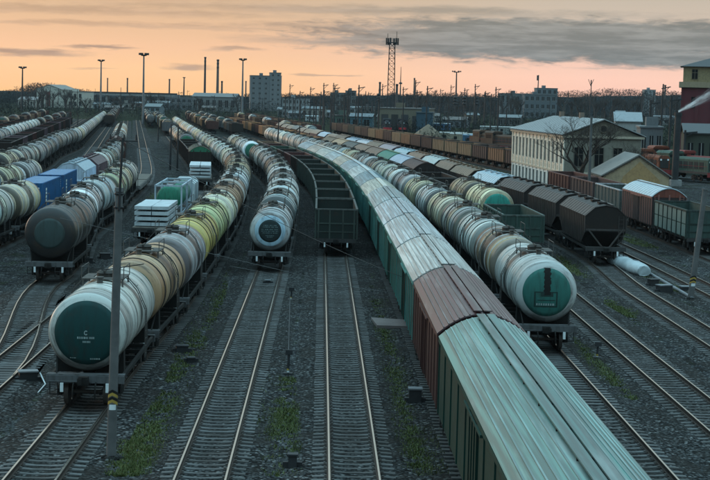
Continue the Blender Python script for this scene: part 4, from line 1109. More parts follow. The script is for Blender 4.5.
def tank_container(tr, yc, label, col):
    x, y, rz = along(tr, yc); r = empty('tank_container', x, y, 1.315, rz); tag(r, label, 'tank container', 'framed tank containers on one flat wagon')
    L, W, Hh = 6.06, 2.44, 2.55
    b = MB(); b.lathe([(-2.8, .05), (-2.75, .6), (-2.55, 1.0), (-2.3, 1.12), (2.3, 1.12), (2.55, 1.0), (2.75, .6), (2.8, .05)], 28, M3(0, 0, 1.32)); bo = obj('vessel', b, m_paint, r, color=col)
    d = MB(); d.lathe([(2.805, .02), (2.758, .6), (2.70, .75)], 20, M3(0, 0, 1.32)); obj('end_mark', d, m_paint, bo, color=(.35, .06, .04), M=M3(.012, .18, .12) @ Matrix.Diagonal((1, .28, .22, 1)))
    for sx in (-1, 1):
        for sy in (-1, 1):
            m = MB(); m.box(sx*(L/2-.07)-.07, sx*(L/2-.07)+.07, sy*(W/2-.07)-.07, sy*(W/2-.07)+.07, 0, Hh); obj('corner_post', m, m_paint, r, color=(.42, .52, .60))
        for z in (.08, Hh-.08):
            m = MB(); m.box(sx*(L/2-.07)-.06, sx*(L/2-.07)+.06, -W/2+.14, W/2-.14, z-.07, z+.07); obj('end_rail', m, m_paint, r, color=(.42, .52, .60))
        for sy in (-1, 1):
            m = MB(); m.bar((sx*(L/2-.07), sy*(W/2-.1), .9), (sx*(L/2-.07), sy*.35, .1), .09); obj('brace', m, m_paint, r, color=(.36, .46, .53))
    for sy in (-1, 1):
        for z in (.08, Hh-.08):
            m = MB(); m.box(-L/2+.14, L/2-.14, sy*(W/2-.07)-.06, sy*(W/2-.07)+.06, z-.06, z+.06); obj('side_rail', m, m_paint, r, color=(.42, .52, .60))
    m = MB(); m.box(-2.2, 2.2, -.25, .25, Hh-.1, Hh-.05); obj('walkway', m, m_galv, r)
    m = MB(); m.tube((0, 0, 2.42), (0, 0, 2.62), .28, n=12); obj('manhole', m, m_galv, r)
tank_container('D', 147.7, 'near framed tank container with green end and red mark', (.03, .20, .13))
tank_container('D', 154.2, 'second framed tank container behind the green one', (.10, .22, .18))
def container(tr, yc, label, col, L=12.19):
    x, y, rz = along(tr, yc); r = empty('shipping_container', x, y, 1.315, rz); tag(r, label, 'container', 'blue shipping containers')
    W, Hh = 2.44, 2.59; lt = tuple(v*1.1 for v in col)
    for s in (-1, 1):
        mb = MB(); n = 44; vs = []
        for i in range(n*4+1):
            xx = -L/2+.12 + (L-.24)*i/(n*4); ph = i % 4; dd = (0, 0, .04, .04)[ph]; vs += [(xx, s*(W/2-.02-dd), .15), (xx, s*(W/2-.02-dd), Hh-.1)]
        mb.add(vs, [(2*i, 2*i+2, 2*i+3, 2*i+1) for i in range(n*4)]); w_ = obj('side_panel', mb, m_paint, r, color=col)
        if s > 0 or s < 0:
            lg = MB()
            for k in range(5): lg.box(3.2 if s > 0 else 2.2, 3.9 if s > 0 else 2.9, s*(W/2-.01)-.006, s*(W/2-.01)+.006, .55+k*.32, .78+k*.32)
            tag(obj('lettering', lg, m_white, w_), kind='stuff')
        for z in (.07, Hh-.05):
            m = MB(); m.box(-L/2, L/2, s*(W/2-.05)-.05, s*(W/2-.05)+.05, z-.06, z+.05); obj('side_rail', m, m_steel, r, color=lt)
    for e in (-1, 1):
        for s in (-1, 1):
            m = MB(); m.box(e*(L/2-.08)-.08, e*(L/2-.08)+.085, s*(W/2-.08)-.08, s*(W/2-.08)+.085, .012, Hh+.012); obj('corner_post', m, m_steel, r, color=lt)
        m = MB(); m.box(e*(L/2-.06)-.03, e*(L/2-.06)+.03, -W/2+.16, W/2-.16, .1, Hh-.08)
        dr = obj('end_wall' if e < 0 else 'door', m, m_paint, r, color=col)
        if e > 0:
            for q in (-.75, -.35, .35, .75):
                m = MB(); m.tube((L/2+.02, q, .15), (L/2+.02, q, Hh-.15), .022, n=6); obj('lock_rod', m, m_steel, dr, color=(.3, .4, .5))
            m = MB()
            for k in range(4): m.box(L/2-.028, L/2-.022, .5, .95, 1.5+.2*k, 1.62+.2*k)
            tag(obj('lettering', m, m_white, dr), kind='stuff')
        m = MB(); m.box(e*(L/2-.06)-.05, e*(L/2-.06)+.05, -W/2+.16, W/2-.16, Hh-.12, Hh+.005); obj('header', m, m_steel, r, color=lt)
    m = MB(); m.box(-L/2+.02, L/2-.02, -W/2+.03, W/2-.03, Hh-.06, Hh-.015); rf = obj('roof', m, m_roof, r, color=(.20, .33, .52))
    for k in range(22):
        xx = -L/2 + .4 + (L-.8)*k/21; m = MB(); m.box(xx-.12, xx+.12, -W/2+.12, W/2-.12, Hh-.016, Hh+.006); obj('roof_rib', m, m_roof, rf, color=(.21, .35, .54))
container('B', 140.4 + 7.3, 'near blue shipping container on a flat wagon', (.018, .105, .26))
container('B', 155.1 + 7.3, 'far blue shipping container on a flat wagon', (.016, .095, .24))
# pale boxed load behind the tank containers
x, y, rz = along('D', 164.2); r = empty('crated_load', x, y, 1.315, rz); tag(r, 'pale sheeted crate load behind the framed tank containers', 'crate')
m = MB(); m.prism_x([(-1.2, .1), (1.2, .1), (1.2, 1.8), (.7, 2.2), (-.7, 2.2), (-1.2, 1.8)], -3.5, 3.5); obj('sheet', m, m_cloth, r)
for q in (-2.4, 0, 2.4):
    m = MB(); m.prism_x([(-1.23, .1), (1.23, .1), (1.23, 1.82), (.72, 2.23), (-.72, 2.23), (-1.23, 1.82)], q-.06, q+.06); obj('strap', m, m_dark, r)
m = MB(); m.box(-3.4, 3.4, -1.1, 1.1, 0, .1); obj('base', m, m_wood, r)
# yellow plate on the green end of the far white tank
for o in list(bpy.data.objects):
    if o.get('label', '') == 'white tank wagon with green end and yellow square plate':
        m = MB(); m.box(5.37, 5.39, -.45, .35, 1.75, 2.45); m.box(5.2, 5.37, -.1, 0, 2.0, 2.1); obj('plate', m, m_steel, o, color=(.62, .42, .05)); break

# ------------------------------------------------------------------ poles and masts
def concrete_pole(base, top, r0, r1, label, chev_z=None, upper=None):
    bx, by, bz = base; r = empty('concrete_pole', bx, by, bz); tag(r, label, 'pole')
    t = Vector(top) - Vector(base)
    m = MB(); m.tube((0, 0, 0), tuple(t), r0, r1, n=16); obj('shaft', m, m_pole, r)
    m = MB(); m.lathe([(-.1, .50), (.05, .42), (.12, .26), (.13, .02)], 9, M3(0, 0, .02, 0, -math.pi/2), False); obj('footing', m, m_ballast, r)
    m = MB(); m.tube(tuple(t*.998), tuple(t*1.012), r1+.03, r1+.02, n=14); obj('cap', m, m_pole, r)
    def band(z0, z1, a0, a1, shape, mat, col, nm):
        n = 10; vs = []; k = r0 + .006
        for i in range(n+1):
            a = a0 + (a1-a0)*i/n; u = 2*i/n - 1; lift = -abs(u)*.13*shape
            for z in (z0, z1):
                zz = z + lift; f = zz / t.length; c = t * f; rad = (r0 + (r1-r0)*f) + .006
                vs.append((c.x + rad*math.cos(a), c.y + rad*math.sin(a), c.z))
        mb = MB(); mb.add(vs, [(2*i, 2*i+2, 2*i+3, 2*i+1) for i in range(n)], True); obj(nm, mb, mat, r, color=col)
    if chev_z:
        a0, a1 = R_(180), R_(360)
        for k in range(2):
            band(chev_z + k*.23, chev_z + .10 + k*.23, a0, a1, 1, m_steel, (.40, .27, .06), 'chevron')
            band(chev_z + .105 + k*.23, chev_z + .20 + k*.23, a0, a1, 1, m_steel, (.012, .012, .012), 'chevron')
        band(chev_z - .26, chev_z - .08, R_(235), R_(320), 0, m_white, None, 'number_plate')
    if upper:
        u = Vector(upper) - Vector(base)
        m = MB(); m.tube(tuple(t*.93 + Vector((.03, -r1-.03, 0))), tuple(u), .05, .04, n=8); obj('upper_mast', m, m_dark, r)
        for z in (.94, .99):
            m = MB(); c = t*z; m.lathe([(-.03, r1+.01), (-.03, r1+.035), (.03, r1+.035), (.03, r1+.01)], 14, M3(c.x, c.y, c.z, 0, -math.pi/2)); obj('clamp', m, m_dark, r)
        m = MB(); m.bar(tuple(u + Vector((-.45, 0, -.1))), tuple(u + Vector((.5, 0, -.1))), .035); obj('cross_arm', m, m_dark, r)
        for q in (-.4, .05, .45):
            m = MB(); m.tube(tuple(u + Vector((q, 0, -.07))), tuple(u + Vector((q, 0, .12))), .03, .02, n=8); obj('insulator', m, m_dark, r)
        m = MB(); m.bar(tuple(t*.72 + Vector((-.5, -.05, -.12))), tuple(t*.72 + Vector((.9, -.05, .12))), .03); obj('bracket', m, m_dark, r)
    return r
bx, by = at(111, 459, -.3); tx, tz = at_depth(119.2, 191, by); ux, uz = at_depth(122.6, 138, by)
concrete_pole((bx, by, -.3), (tx, by, tz), .165, .125, 'leaning concrete pole with yellow chevrons beside the big white tank', chev_z=1.95, upper=(ux, by, uz))
LP = Vector((ux, by, uz))
bx, by = at(690.5, 299, -.3); tx, tz = at_depth(705, 190, by)
concrete_pole((bx, by, -.3), (tx, by, tz), .20, .16, 'leaning concrete post at the right edge by white bundle', chev_z=1.1)
bx, by = at(588, 214, -.3); tx, tz = at_depth(591.5, 118, by)
concrete_pole((bx, by, -.3), (tx, by, tz), .19, .13, 'bare concrete pole standing before the cream building')

def steel_post(px, bpy_, tpy, label, group=None, arm=0, r=.11, z0=-.3, lean=0.0, cat='post', Y=None, heads=0):
    if Y is None: x, y = at(px, bpy_, z0)
    else: y = Y; x, _ = at_depth(px, bpy_, Y)
    _, zt = at_depth(px, tpy, y); h = zt - z0
    ro = empty('steel_post', x, y, z0); tag(ro, label, cat, group)
    m = MB(); m.tube((0, 0, 0), (h*lean, 0, h), r, r*.65, n=8); obj('shaft', m, m_dark, ro)
    if arm:
        m = MB(); m.bar((-arm*.1, 0, h*.93), (arm, 0, h*.96), r*.9); obj('arm', m, m_dark, ro)
        m = MB(); m.bar((0, 0, h*.84), (arm*.8, 0, h*.95), r*.5); obj('stay', m, m_dark, ro)
    for k in range(heads):
        m = MB(); m.lathe([(-.5, .15), (-.3, .75), (.3, .85), (.6, .3)], 8, M3(0, 0, h-.4-k*1.3, 0, -math.pi/2)); obj('lamp_head', m, m_dark, ro)
    return ro
# far floodlight masts
def light_mast(px, base_py, top_py, label, w_=3.2, Y=None, mat=None, wide=2):
    if Y is None: x, y = at(px, base_py, -.3)
    else: y = Y; x, _ = at_depth(px, base_py, Y)
    tx_, zt = at_depth(px, top_py, y); r = empty('floodlight_mast', x, y, -.3); tag(r, label, 'mast', 'floodlight masts')
    h = zt + .3; dx_ = (at_depth(px + .9, top_py, y)[0] - x)
    k = y / 1000.0
    m = MB(); m.tube((0, 0, 0), (dx_*.5, 0, h), .42*k+.25, .22*k+.12, n=10); obj('shaft', m, mat or m_galv, r)
    m = MB(); m.tube((dx_*.5, 0, h-.4), (dx_*.5, 0, h+.1), w_*.28, w_*.5, n=10); obj('crown', m, m_dark, r)
    for i in range(6):
        a = i*math.pi/3; m = MB(); m.cbox((0, 0, 0), (.9, .5, .8)); obj('lamp', m, m_dark, r, M3(dx_*.5 + math.cos(a)*w_*.5, math.sin(a)*w_*.5, h+.35, a))
    return r
light_mast(100.5, 113, 61, 'pale floodlight mast right of the white hall', 3.0)
light_mast(143, 124, 55, 'tall floodlight mast left of the twin chimneys', 3.0)
light_mast(242, 119, 60, 'pale floodlight mast left of the grey tower block', 3.0)
light_mast(455.5, 118, 72, 'floodlight mast right of the lattice tower', 5.2, mat=m_dark)
light_mast(22, 112, 68, 'dark floodlight mast at the far left horizon', 3.4, mat=m_dark)
light_mast(183.5, 106, 78, 'small thin mast left of the twin chimneys', 1.6, mat=m_dark)
# lattice telecom tower
x, y = at(390, 131, -.3); _, zt = at_depth(390, 43, y); r = empty('lattice_tower', x, y, -.3); tag(r, 'tall lattice radio tower with antennas above the yard', 'tower')
h = zt + .3; w0, w1 = 1.45, 1.0; N = 17
def lw(t): return w0 + (w1-w0)*t
for sx in (-1, 1):
    for sy in (-1, 1):
        m = MB(); m.bar((sx*w0, sy*w0, 0), (sx*w1, sy*w1, h), .22); obj('leg', m, m_dark, r)
for k in range(N):
    a, b = k/N, (k+1)/N; za, zb = a*h, b*h; wa, wb = lw(a), lw(b); m = MB()
    for (p, q) in (((-1, -1), (1, -1)), ((1, -1), (1, 1)), ((1, 1), (-1, 1)), ((-1, 1), (-1, -1))):
        m.bar((p[0]*wa, p[1]*wa, za), (q[0]*wb, q[1]*wb, zb), .11); m.bar((q[0]*wa, q[1]*wa, za), (p[0]*wb, p[1]*wb, zb), .11); m.bar((p[0]*wb, p[1]*wb, zb), (q[0]*wb, q[1]*wb, zb), .11)
    obj('brace', m, m_dark, r)
m = MB(); m.box(-1.9, 1.9, -1.9, 1.9, h, h+.25); obj('platform', m, m_dark, r)
for i in range(6):
    a = i*math.pi/3 + .2; m = MB(); m.box(-.2, .2, -.3, .3, -1.3, 1.2); obj('antenna', m, m_dark, r, M3(2.2*math.cos(a), 2.2*math.sin(a), h+.6, a))
for i, (q, hh) in enumerate(((-1.7, 3.2), (1.6, 4.0), (0, 1.6))):
    m = MB(); m.tube((q, 0, h+.2), (q, 0, h+.2+hh), .09, n=6); obj('whip', m, m_dark, r)
# chimneys and thin spires on the horizon
def chimney(px, top, base, Y, wpx, label, bands=True, col=(.075, .06, .055)):
    x, zt = at_depth(px, top, Y); r = empty('chimney', x, Y, -.3); tag(r, label, 'chimney'); h = zt+.3; wd = wpx*Y/F_PX/2
    m = MB(); m.tube((0, 0, 0), (0, 0, h), wd*1.25, wd*.9, n=14); obj('stack', m, m_brickplain, r, color=col)
    m = MB(); m.lathe([(0, wd*.9), (0, wd*1.12), (1.2, wd*1.12), (1.2, wd*.5)], 14, M3(0, 0, h-1.2, 0, -math.pi/2)); obj('rim', m, m_dark, r)
    if bands:
        for q in (.82, .9):
            m = MB(); m.lathe([(0, wd*.99), (0, wd*1.03), (1.4, wd*1.03), (1.4, wd*.99)], 14, M3(0, 0, h*q, 0, -math.pi/2)); obj('band', m, m_brickplain, r, color=(.04, .035, .035))
chimney(205.3, 57, 98, 1400, 2.0, 'left of the twin dark chimneys on the horizon', col=(.06, .05, .048))
chimney(218, 59.5, 98, 1380, 2.4, 'right of the twin dark chimneys, banded pale below', col=(.14, .10, .09))
chimney(222, 81, 98, 1400, 1.8, 'short chimney stub right of the twin chimneys', False)
chimney(414.5, 78, 100, 1300, 1.5, 'thin chimney right of the lattice tower', False)
chimney(380, 82, 100, 1200, 2.0, 'short dark chimney left of the lattice tower', False)
chimney(397, 84, 100, 1100, 2.4, 'stubby dark chimney just right of lattice tower', False)
chimney(665.3, 85, 104, 1300, 1.9, 'dark chimney left of the red brick tower', False)
chimney(107.6, 78, 98, 1500, 1.2, 'thin distant chimney right of the white hall', False)
chimney(127.5, 78, 98, 1500, 1.4, 'dark stack over the far bridge', False)
chimney(169.5, 79, 98, 1500, 1.5, 'dark stack midway along the far bridge', False)
chimney(246, 81, 97, 1450, 1.3, 'short stack just left of the grey tower block', False)
x, zt = at_depth(401, 67, 1500); r = empty('radio_mast', x, 1500, -.3); tag(r, 'thin needle mast beside the lattice tower', 'mast'); m = MB(); m.tube((0, 0, 0), (0, 0, zt+.3), .9, .2, n=6); obj('needle', m, m_dark, r); m = MB(); m.tube((0, 0, zt*.62), (0, 0, zt*.66), 1.6, 1.3, n=8); obj('collar', m, m_dark, r)
x, zt = at_depth(538, 75, 1300); r = empty('radio_mast', x, 1300, -.3); tag(r, 'thin mast on top of the far flat-roofed offices', 'mast'); m = MB(); m.tube((0, 0, 0), (.5, 0, zt+.3), .7, .3, n=6); obj('needle', m, m_dark, r); m = MB(); m.cbox((0, 0, zt-2), (1.6, 1.6, 4)); obj('antenna', m, m_dark, r)
x, zt = at_depth(591, 80, 900); r = empty('radio_mast', x, 900, -.3); tag(r, 'short mast with cross arms above the cream building', 'mast'); m = MB(); m.tube((0, 0, 0), (.3, 0, zt+.3), .4, .2, n=6); obj('needle', m, m_dark, r)
for q in (-1.4, 0, 1.5): m = MB(); m.bar((0, 0, zt-3), (q, 0, zt+.2+abs(q)*.3), .25); obj('cross_arm', m, m_dark, r)

# yard posts
G_ = 'thin dark posts standing in the yard'
POSTS = [(41, 131, 110), (69.5, 132, 112), (77.5, 131, 112), (158, 142, 117), (170, 170, 124), (177, 171, 125), (186, 126, 110), (207, 128, 112), (277.5, 155, 118), (298.7, 156, 126), (245, 133, 104), (262, 118, 98), (289, 116, 98), (218, 121, 101), (232, 122, 104), (330, 130, 100)]
for i, (px, b_, t_) in enumerate(POSTS):
    steel_post(px, b_, t_, 'thin dark steel post between wagon rows, %s counted in from the left' % ORD[sorted(q[0] for q in POSTS).index(px)], G_, r=.17, lean=.015)
G2 = 'dark poles across the distant yard'
rnd = random.Random(21)
for i in range(92):
    px = 286 + i*4.4 + rnd.uniform(-2.1, 2.1)
    if 505 < px < 640: b_ = rnd.uniform(112, 120)
    else: b_ = rnd.uniform(112, 140)
    hpx = rnd.uniform(14, 34) * (.55 + (b_-108)/55)
    if b_ - hpx > 102: hpx = b_ - rnd.uniform(90, 102)
    steel_post(px, b_, b_-hpx, 'dark lineside pole in the distant yard, %s from the left' % ordinal(i+1), G2, r=.24, arm=rnd.choice((0, 2.6, 2.6, -2.6, 1.8, -1.8)), lean=.012)
for i in range(60):
    px = 16 + i*4.6 + rnd.uniform(-2, 2); b_ = rnd.uniform(103, 116); Hm = rnd.uniform(7, 15)
    xx, yy = at(px, b_, -.3); o_ = xx - ref(yy)
    zt_py = b_ - (Hm*F_PX/yy)
    steel_post(px, b_, zt_py, 'thin dark pole on the far left of the yard, %s from the left' % ordinal(i+1), 'dark poles of the far left yard', r=.22, arm=rnd.choice((0, 2.2, -2.2)), lean=.012)
TALL = tuple((292 + k_*8.3 + (k_*37 % 7) - 3, 118 + (k_*53 % 17), 84 + (k_*29 % 11)) for k_ in range(27)) + ((322.5, 125, 83), (332.3, 124, 83), (414, 128, 80), (349, 126, 92), (474, 133, 92), (484, 134, 94), (497, 128, 92), (567, 112, 90), (660, 150, 84), (668, 168, 96), (677, 150, 112), (641, 128, 92), (648, 160, 100), (683, 175, 130))
for px, b_, t_ in TALL:
    steel_post(px, b_, t_, 'tall dark pole above the distant yard, %s from the left' % ordinal(1 + sorted(TALL).index((px, b_, t_))), 'tall dark poles of the yard', r=.3, arm=2.2, lean=.012)
for px, b_, t_, lab in ((454.5, 127, 97, 'left of three dark posts with round lamp heads'), (463.5, 128, 97, 'middle of three dark posts with round lamp heads'), (475.5, 129, 97, 'right of three dark posts with round lamp heads'), (378, 124, 94, 'dark post with round lamp heads beside lattice tower')):
    steel_post(px, b_, t_, lab, 'posts with round lamp heads', r=.3, lean=.012, heads=3)
def gantry(px0, px1, base, beam, label):
    (xa, ya), (xb, yb) = at(px0, base, -.3), at(px1, base, -.3); h = at_depth(px0, beam, ya)[1] + .3; r = empty('catenary_gantry', xa, ya, -.3); tag(r, label, 'gantry', 'catenary gantries over the far tracks')
    dx_, dy_ = xb-xa, yb-ya
    for t_ in (0, 1): m = MB(); m.tube((dx_*t_, dy_*t_, 0), (dx_*t_, dy_*t_, h+1.2), .28, .2, n=8); obj('leg', m, m_dark, r)
    m = MB(); m.bar((0, 0, h), (dx_, dy_, h), .18); m.bar((0, 0, h-.9), (dx_, dy_, h-.9), .18)
    N_ = max(4, int(math.hypot(dx_, dy_)/2.2))
    for k in range(N_): a, b = k/N_, (k+1)/N_; m.bar((dx_*a, dy_*a, h-.9 if k % 2 else h), (dx_*b, dy_*b, h if k % 2 else h-.9), .1)
    obj('truss_beam', m, m_dark, r)
    for k in range(1, 4): t_ = k/4; m = MB(); m.tube((dx_*t_, dy_*t_, h-.9), (dx_*t_, dy_*t_, h-2.4), .09, n=6); obj('hanger', m, m_dark, r)
gantry(440, 506, 132, 110, 'dark gantry over tracks left of the cream building'); gantry(300, 372, 124, 103, 'dark gantry left of the lattice tower'); gantry(604, 676, 152, 116, 'dark gantry right of the cream building'); gantry(398, 470, 122, 103, 'dark gantry behind the depot poles'); gantry(196, 262, 118, 103, 'dark gantry below the twin chimneys'); gantry(90, 168, 115, 101, 'dark gantry before the far bridge')
# overhead cables crossing the near tracks
def cable(p0, p1, sag, label):
    m = MB(); pts = []
    for i in range(25):
        t = i/24; q = Vector(p0).lerp(Vector(p1), t); q.z -= sag*4*t*(1-t); pts.append(q)
    for a, b in zip(pts, pts[1:]): m.tube(a, b, .012, n=5, caps=False)
    tag(obj('overhead_cable', m, m_wire), label, 'cable', 'thin cables over the near tracks')
def px3(px, py, Y): xx, zz = at_depth(px, py, Y); return (xx, Y, zz)
cable(px3(60, 218, 88), px3(352, 287, 93), .0, 'thin cable slanting down in front of the pale blue tank')
cable(px3(122.6, 139, LP.y), px3(470, 300, 96), .5, 'thin cable from the leaning pole across the middle tracks')
cable(px3(230, 266, 92), px3(432, 298, 93), .1, 'thin cable low over the empty middle tracks')

# ------------------------------------------------------------------ trackside things
def trackside_box(px, py, d, label, rz=0, lid=True, kind='trackside_box'):
    x, y = at(px, py, -.28); r = empty(kind, x, y, -.3, rz); tag(r, label, 'equipment box', 'dark trackside boxes')
    m = MB(); m.cbox((0, 0, d[2]/2), d); obj('case', m, m_dark, r)
    m = MB(); m.cbox((0, 0, d[2]+.03), (d[0]+.08, d[1]+.08, .06)); obj('lid', m, m_galv if lid else m_dark, r)
    for s in (-1, 1): m = MB(); m.cbox((s*(d[0]/2+.09), 0, .1), (.18, d[1]*.5, .2)); obj('bracket', m, m_dark, r)
    return r
r = trackside_box(28, 381, (.75, .5, .42), 'point motor with pale lid left of the big white tank', .3)
m = MB(); m.tube((.5, 0, .35), (.6, -1.1, .06), .03, n=6); m.tube((.6, -1.1, .06), (.1, -2.9, .04), .03, n=6); obj('pale_rod', m, m_white, r)
trackside_box(182, 352, (.55, .35, .3), 'dark trackside box in grass right of the white tank', .2, False)
trackside_box(191, 362, (.3, .3, .2), 'smaller dark box just below the grass trackside box', .2, False)
trackside_box(415, 402, (.5, .45, .55), 'dark box on the grass left of the covered train', 0, True)
trackside_box(653, 286, (.6, .5, .45), 'left of two dark boxes below the white bundle', .4, False)
trackside_box(664, 292, (.9, .6, .45), 'right of two dark boxes below the white bundle', .4, True)
trackside_box(86, 264, (.9, .5, .4), 'dark box beside the dark tank wagon', .3, False)
trackside_box(105, 259, (.7, .5, .4), 'dark box further right of the dark tank wagon', .3, False)
trackside_box(687, 291, (.9, .5, .3), 'low grey box at the foot of the right post', .2, True)
trackside_box(292.5, 467, (.28, .28, .42), 'short stub box at the bottom between two tracks', 0, False)
trackside_box(268, 284, (.3, .3, .25), 'tiny pale box between the rails before pale blue tank', 0, True)
def marker_post(px, b_, t_, label, pale=True):
    x, y = at(px, b_, -.28); _, zt = at_depth(px, t_, y); r = empty('marker_post', x, y, -.3); tag(r, label, 'marker post')
    h = max(.5, zt+.3); m = MB(); m.tube((0, 0, 0), (.03, 0, h), .05, n=8); obj('stem', m, m_dark, r)
    m = MB(); m.cbox((.03, -.05, h), (.32, .1, .22)); obj('head', m, m_dark, r)
    for k in (.25, .4): m = MB(); m.tube((0, 0, k*h*.4), (0, 0, k*h*.4+.1), .056, n=8); obj('stripe', m, m_white if k < .3 else m_steel, r, color=(.5, .35, .06))
    m = MB(); m.cbox((0, 0, .04), (.4, .3, .08)); obj('foot', m, m_dark, r)
marker_post(288, 374, 352, 'small striped marker post between the two empty tracks')
marker_post(291, 300, 289, 'low dark signal stub right of the pale blue tank')
marker_post(597, 358, 344, 'low dark marker post right of the stained green tank')
# cable run between the empty tracks
m = MB(); a = at(290, 298, -.28); b = at(288, 368, -.28); m.tube((a[0], a[1], -.26), (b[0], b[1], -.26), .04, n=6); tag(obj('ground_cable', m, m_dark), 'dark cable lying between the two empty middle tracks', 'cable')
# crossing slab
xa, ya = at(371, 319, -.2); xb, yb = at(412, 322, -.2); xc, yc = at(408, 328, -.2); xd, yd = at(377, 327, -.2)
m = MB(); m.prism_z([(xa, ya), (xb, yb), (xc, yc), (xd, yd)], -.30, -.10); tag(obj('crossing_slab', m, mat_plain('old_boards', (.15, .125, .12), .8, 0, .3, 4, .3)), 'flat grey brown slab lying beside the covered train', 'slab')
# white bundle
p0 = at(613, 263, -.2); p1 = at(644, 275.5, -.2); dx_, dy_ = p1[0]-p0[0], p1[1]-p0[1]; Lb = math.hypot(dx_, dy_)
r = empty('white_bundle', p0[0], p0[1], -.3, math.atan2(dy_, dx_)); tag(r, 'long white wrapped bundle lying beside the dark hopper', 'bundle')
m = MB(); rn = random.Random(6); vs = []; nn_ = 10; K_ = 9
for k in range(K_):
    t_ = k/(K_-1); sc_ = (.82 if k in (0, K_-1) else 1.0) * (1 + rn.uniform(-.05, .05))
    for i in range(nn_):
        a = 2*math.pi*(i+.5)/nn_; cy = math.cos(a); sz = math.sin(a); q = .62/max(abs(cy), abs(sz))**.45
        vs.append((Lb*t_ + rn.uniform(-.05, .05), q*cy*sc_*(1+rn.uniform(-.05, .05)), .42 + max(-.42, q*sz*.72*sc_*(1+rn.uniform(-.06, .06)))))
m.add(vs, [(k*nn_+i, (k+1)*nn_+i, (k+1)*nn_+(i+1) % nn_, k*nn_+(i+1) % nn_) for k in range(K_-1) for i in range(nn_)], True); m.add(vs, [tuple(range(nn_)), tuple(range((K_-1)*nn_, K_*nn_))[::-1]]); obj('wrap', m, m_cloth, r)
for q in (.3, .66): m = MB(); m.lathe([(Lb*q-.03, .60), (Lb*q-.03, .68), (Lb*q+.03, .68), (Lb*q+.03, .60)], 10, M3(0, 0, .42, 0, 0, math.pi/10) @ Matrix.Diagonal((1, 1, .76, 1))); obj('tie', m, m_galv, r)
# long pipe on the ground right of the bundle
m = MB(); a = at(650, 273.5, -.2); b = at(692, 298, -.2); m.tube((a[0], a[1], -.2), (b[0], b[1], -.2), .11, n=10); tag(obj('ground_pipe', m, m_galv), 'long grey pipe on the ground right of white bundle', 'pipe')

# ------------------------------------------------------------------ buildings
def bframe(x, y, ux_, uy_, name, label, cat='building', group=None, z=-.3):
    r = empty(name, x, y, z, math.atan2(uy_, ux_)); return tag(r, label, cat, group)
def win(parent, M, w_, h_, frame=(.5, .5, .48), sill=True, mull=True, depth=.10):
    """window set in the local x-z plane, outside towards -y of M"""
    fr = MB(); t = .07
    for (a, b, c, d) in ((-w_/2-t, -w_/2, -t, h_+t), (w_/2, w_/2+t, -t, h_+t), (-w_/2, w_/2, h_, h_+t), (-w_/2, w_/2, -t, 0)): fr.box(a, b, -depth, .02, c, d)
    if mull: fr.box(-.03, .03, -.03, .015, 0, h_); fr.box(-w_/2, -.03, -.03, .015, h_*.64, h_*.64+.06); fr.box(.03, w_/2, -.03, .015, h_*.64, h_*.64+.06)
    pn = MB(); pn.box(-w_/2, w_/2, -.012, .012, 0, h_)
    o = obj('window', fr, m_cover, parent, M, color=frame); obj('pane', pn, m_glass, o)
    return o
WINC = {}
def quick_win(parent, M, w_, h_):
    k = (round(w_, 2), round(h_, 2))
    if k not in WINC:
        pn = MB(); pn.box(-w_/2, w_/2, -.05, .02, 0, h_); a = pn.mesh('window'); a.materials.append(m_glass)
        fr = MB(); fr.box(-w_/2-.15, w_/2+.15, -.16, .02, -.2, -.0); fr.box(-.06, .06, -.08, -.05, 0, h_); b = fr.mesh('sill'); b.materials.append(m_cover); WINC[k] = (a, b)
    a, b = WINC[k]; o = obj('window', a, None, parent, M); obj('sill', b, None, o, color=(.30, .30, .29)); return o
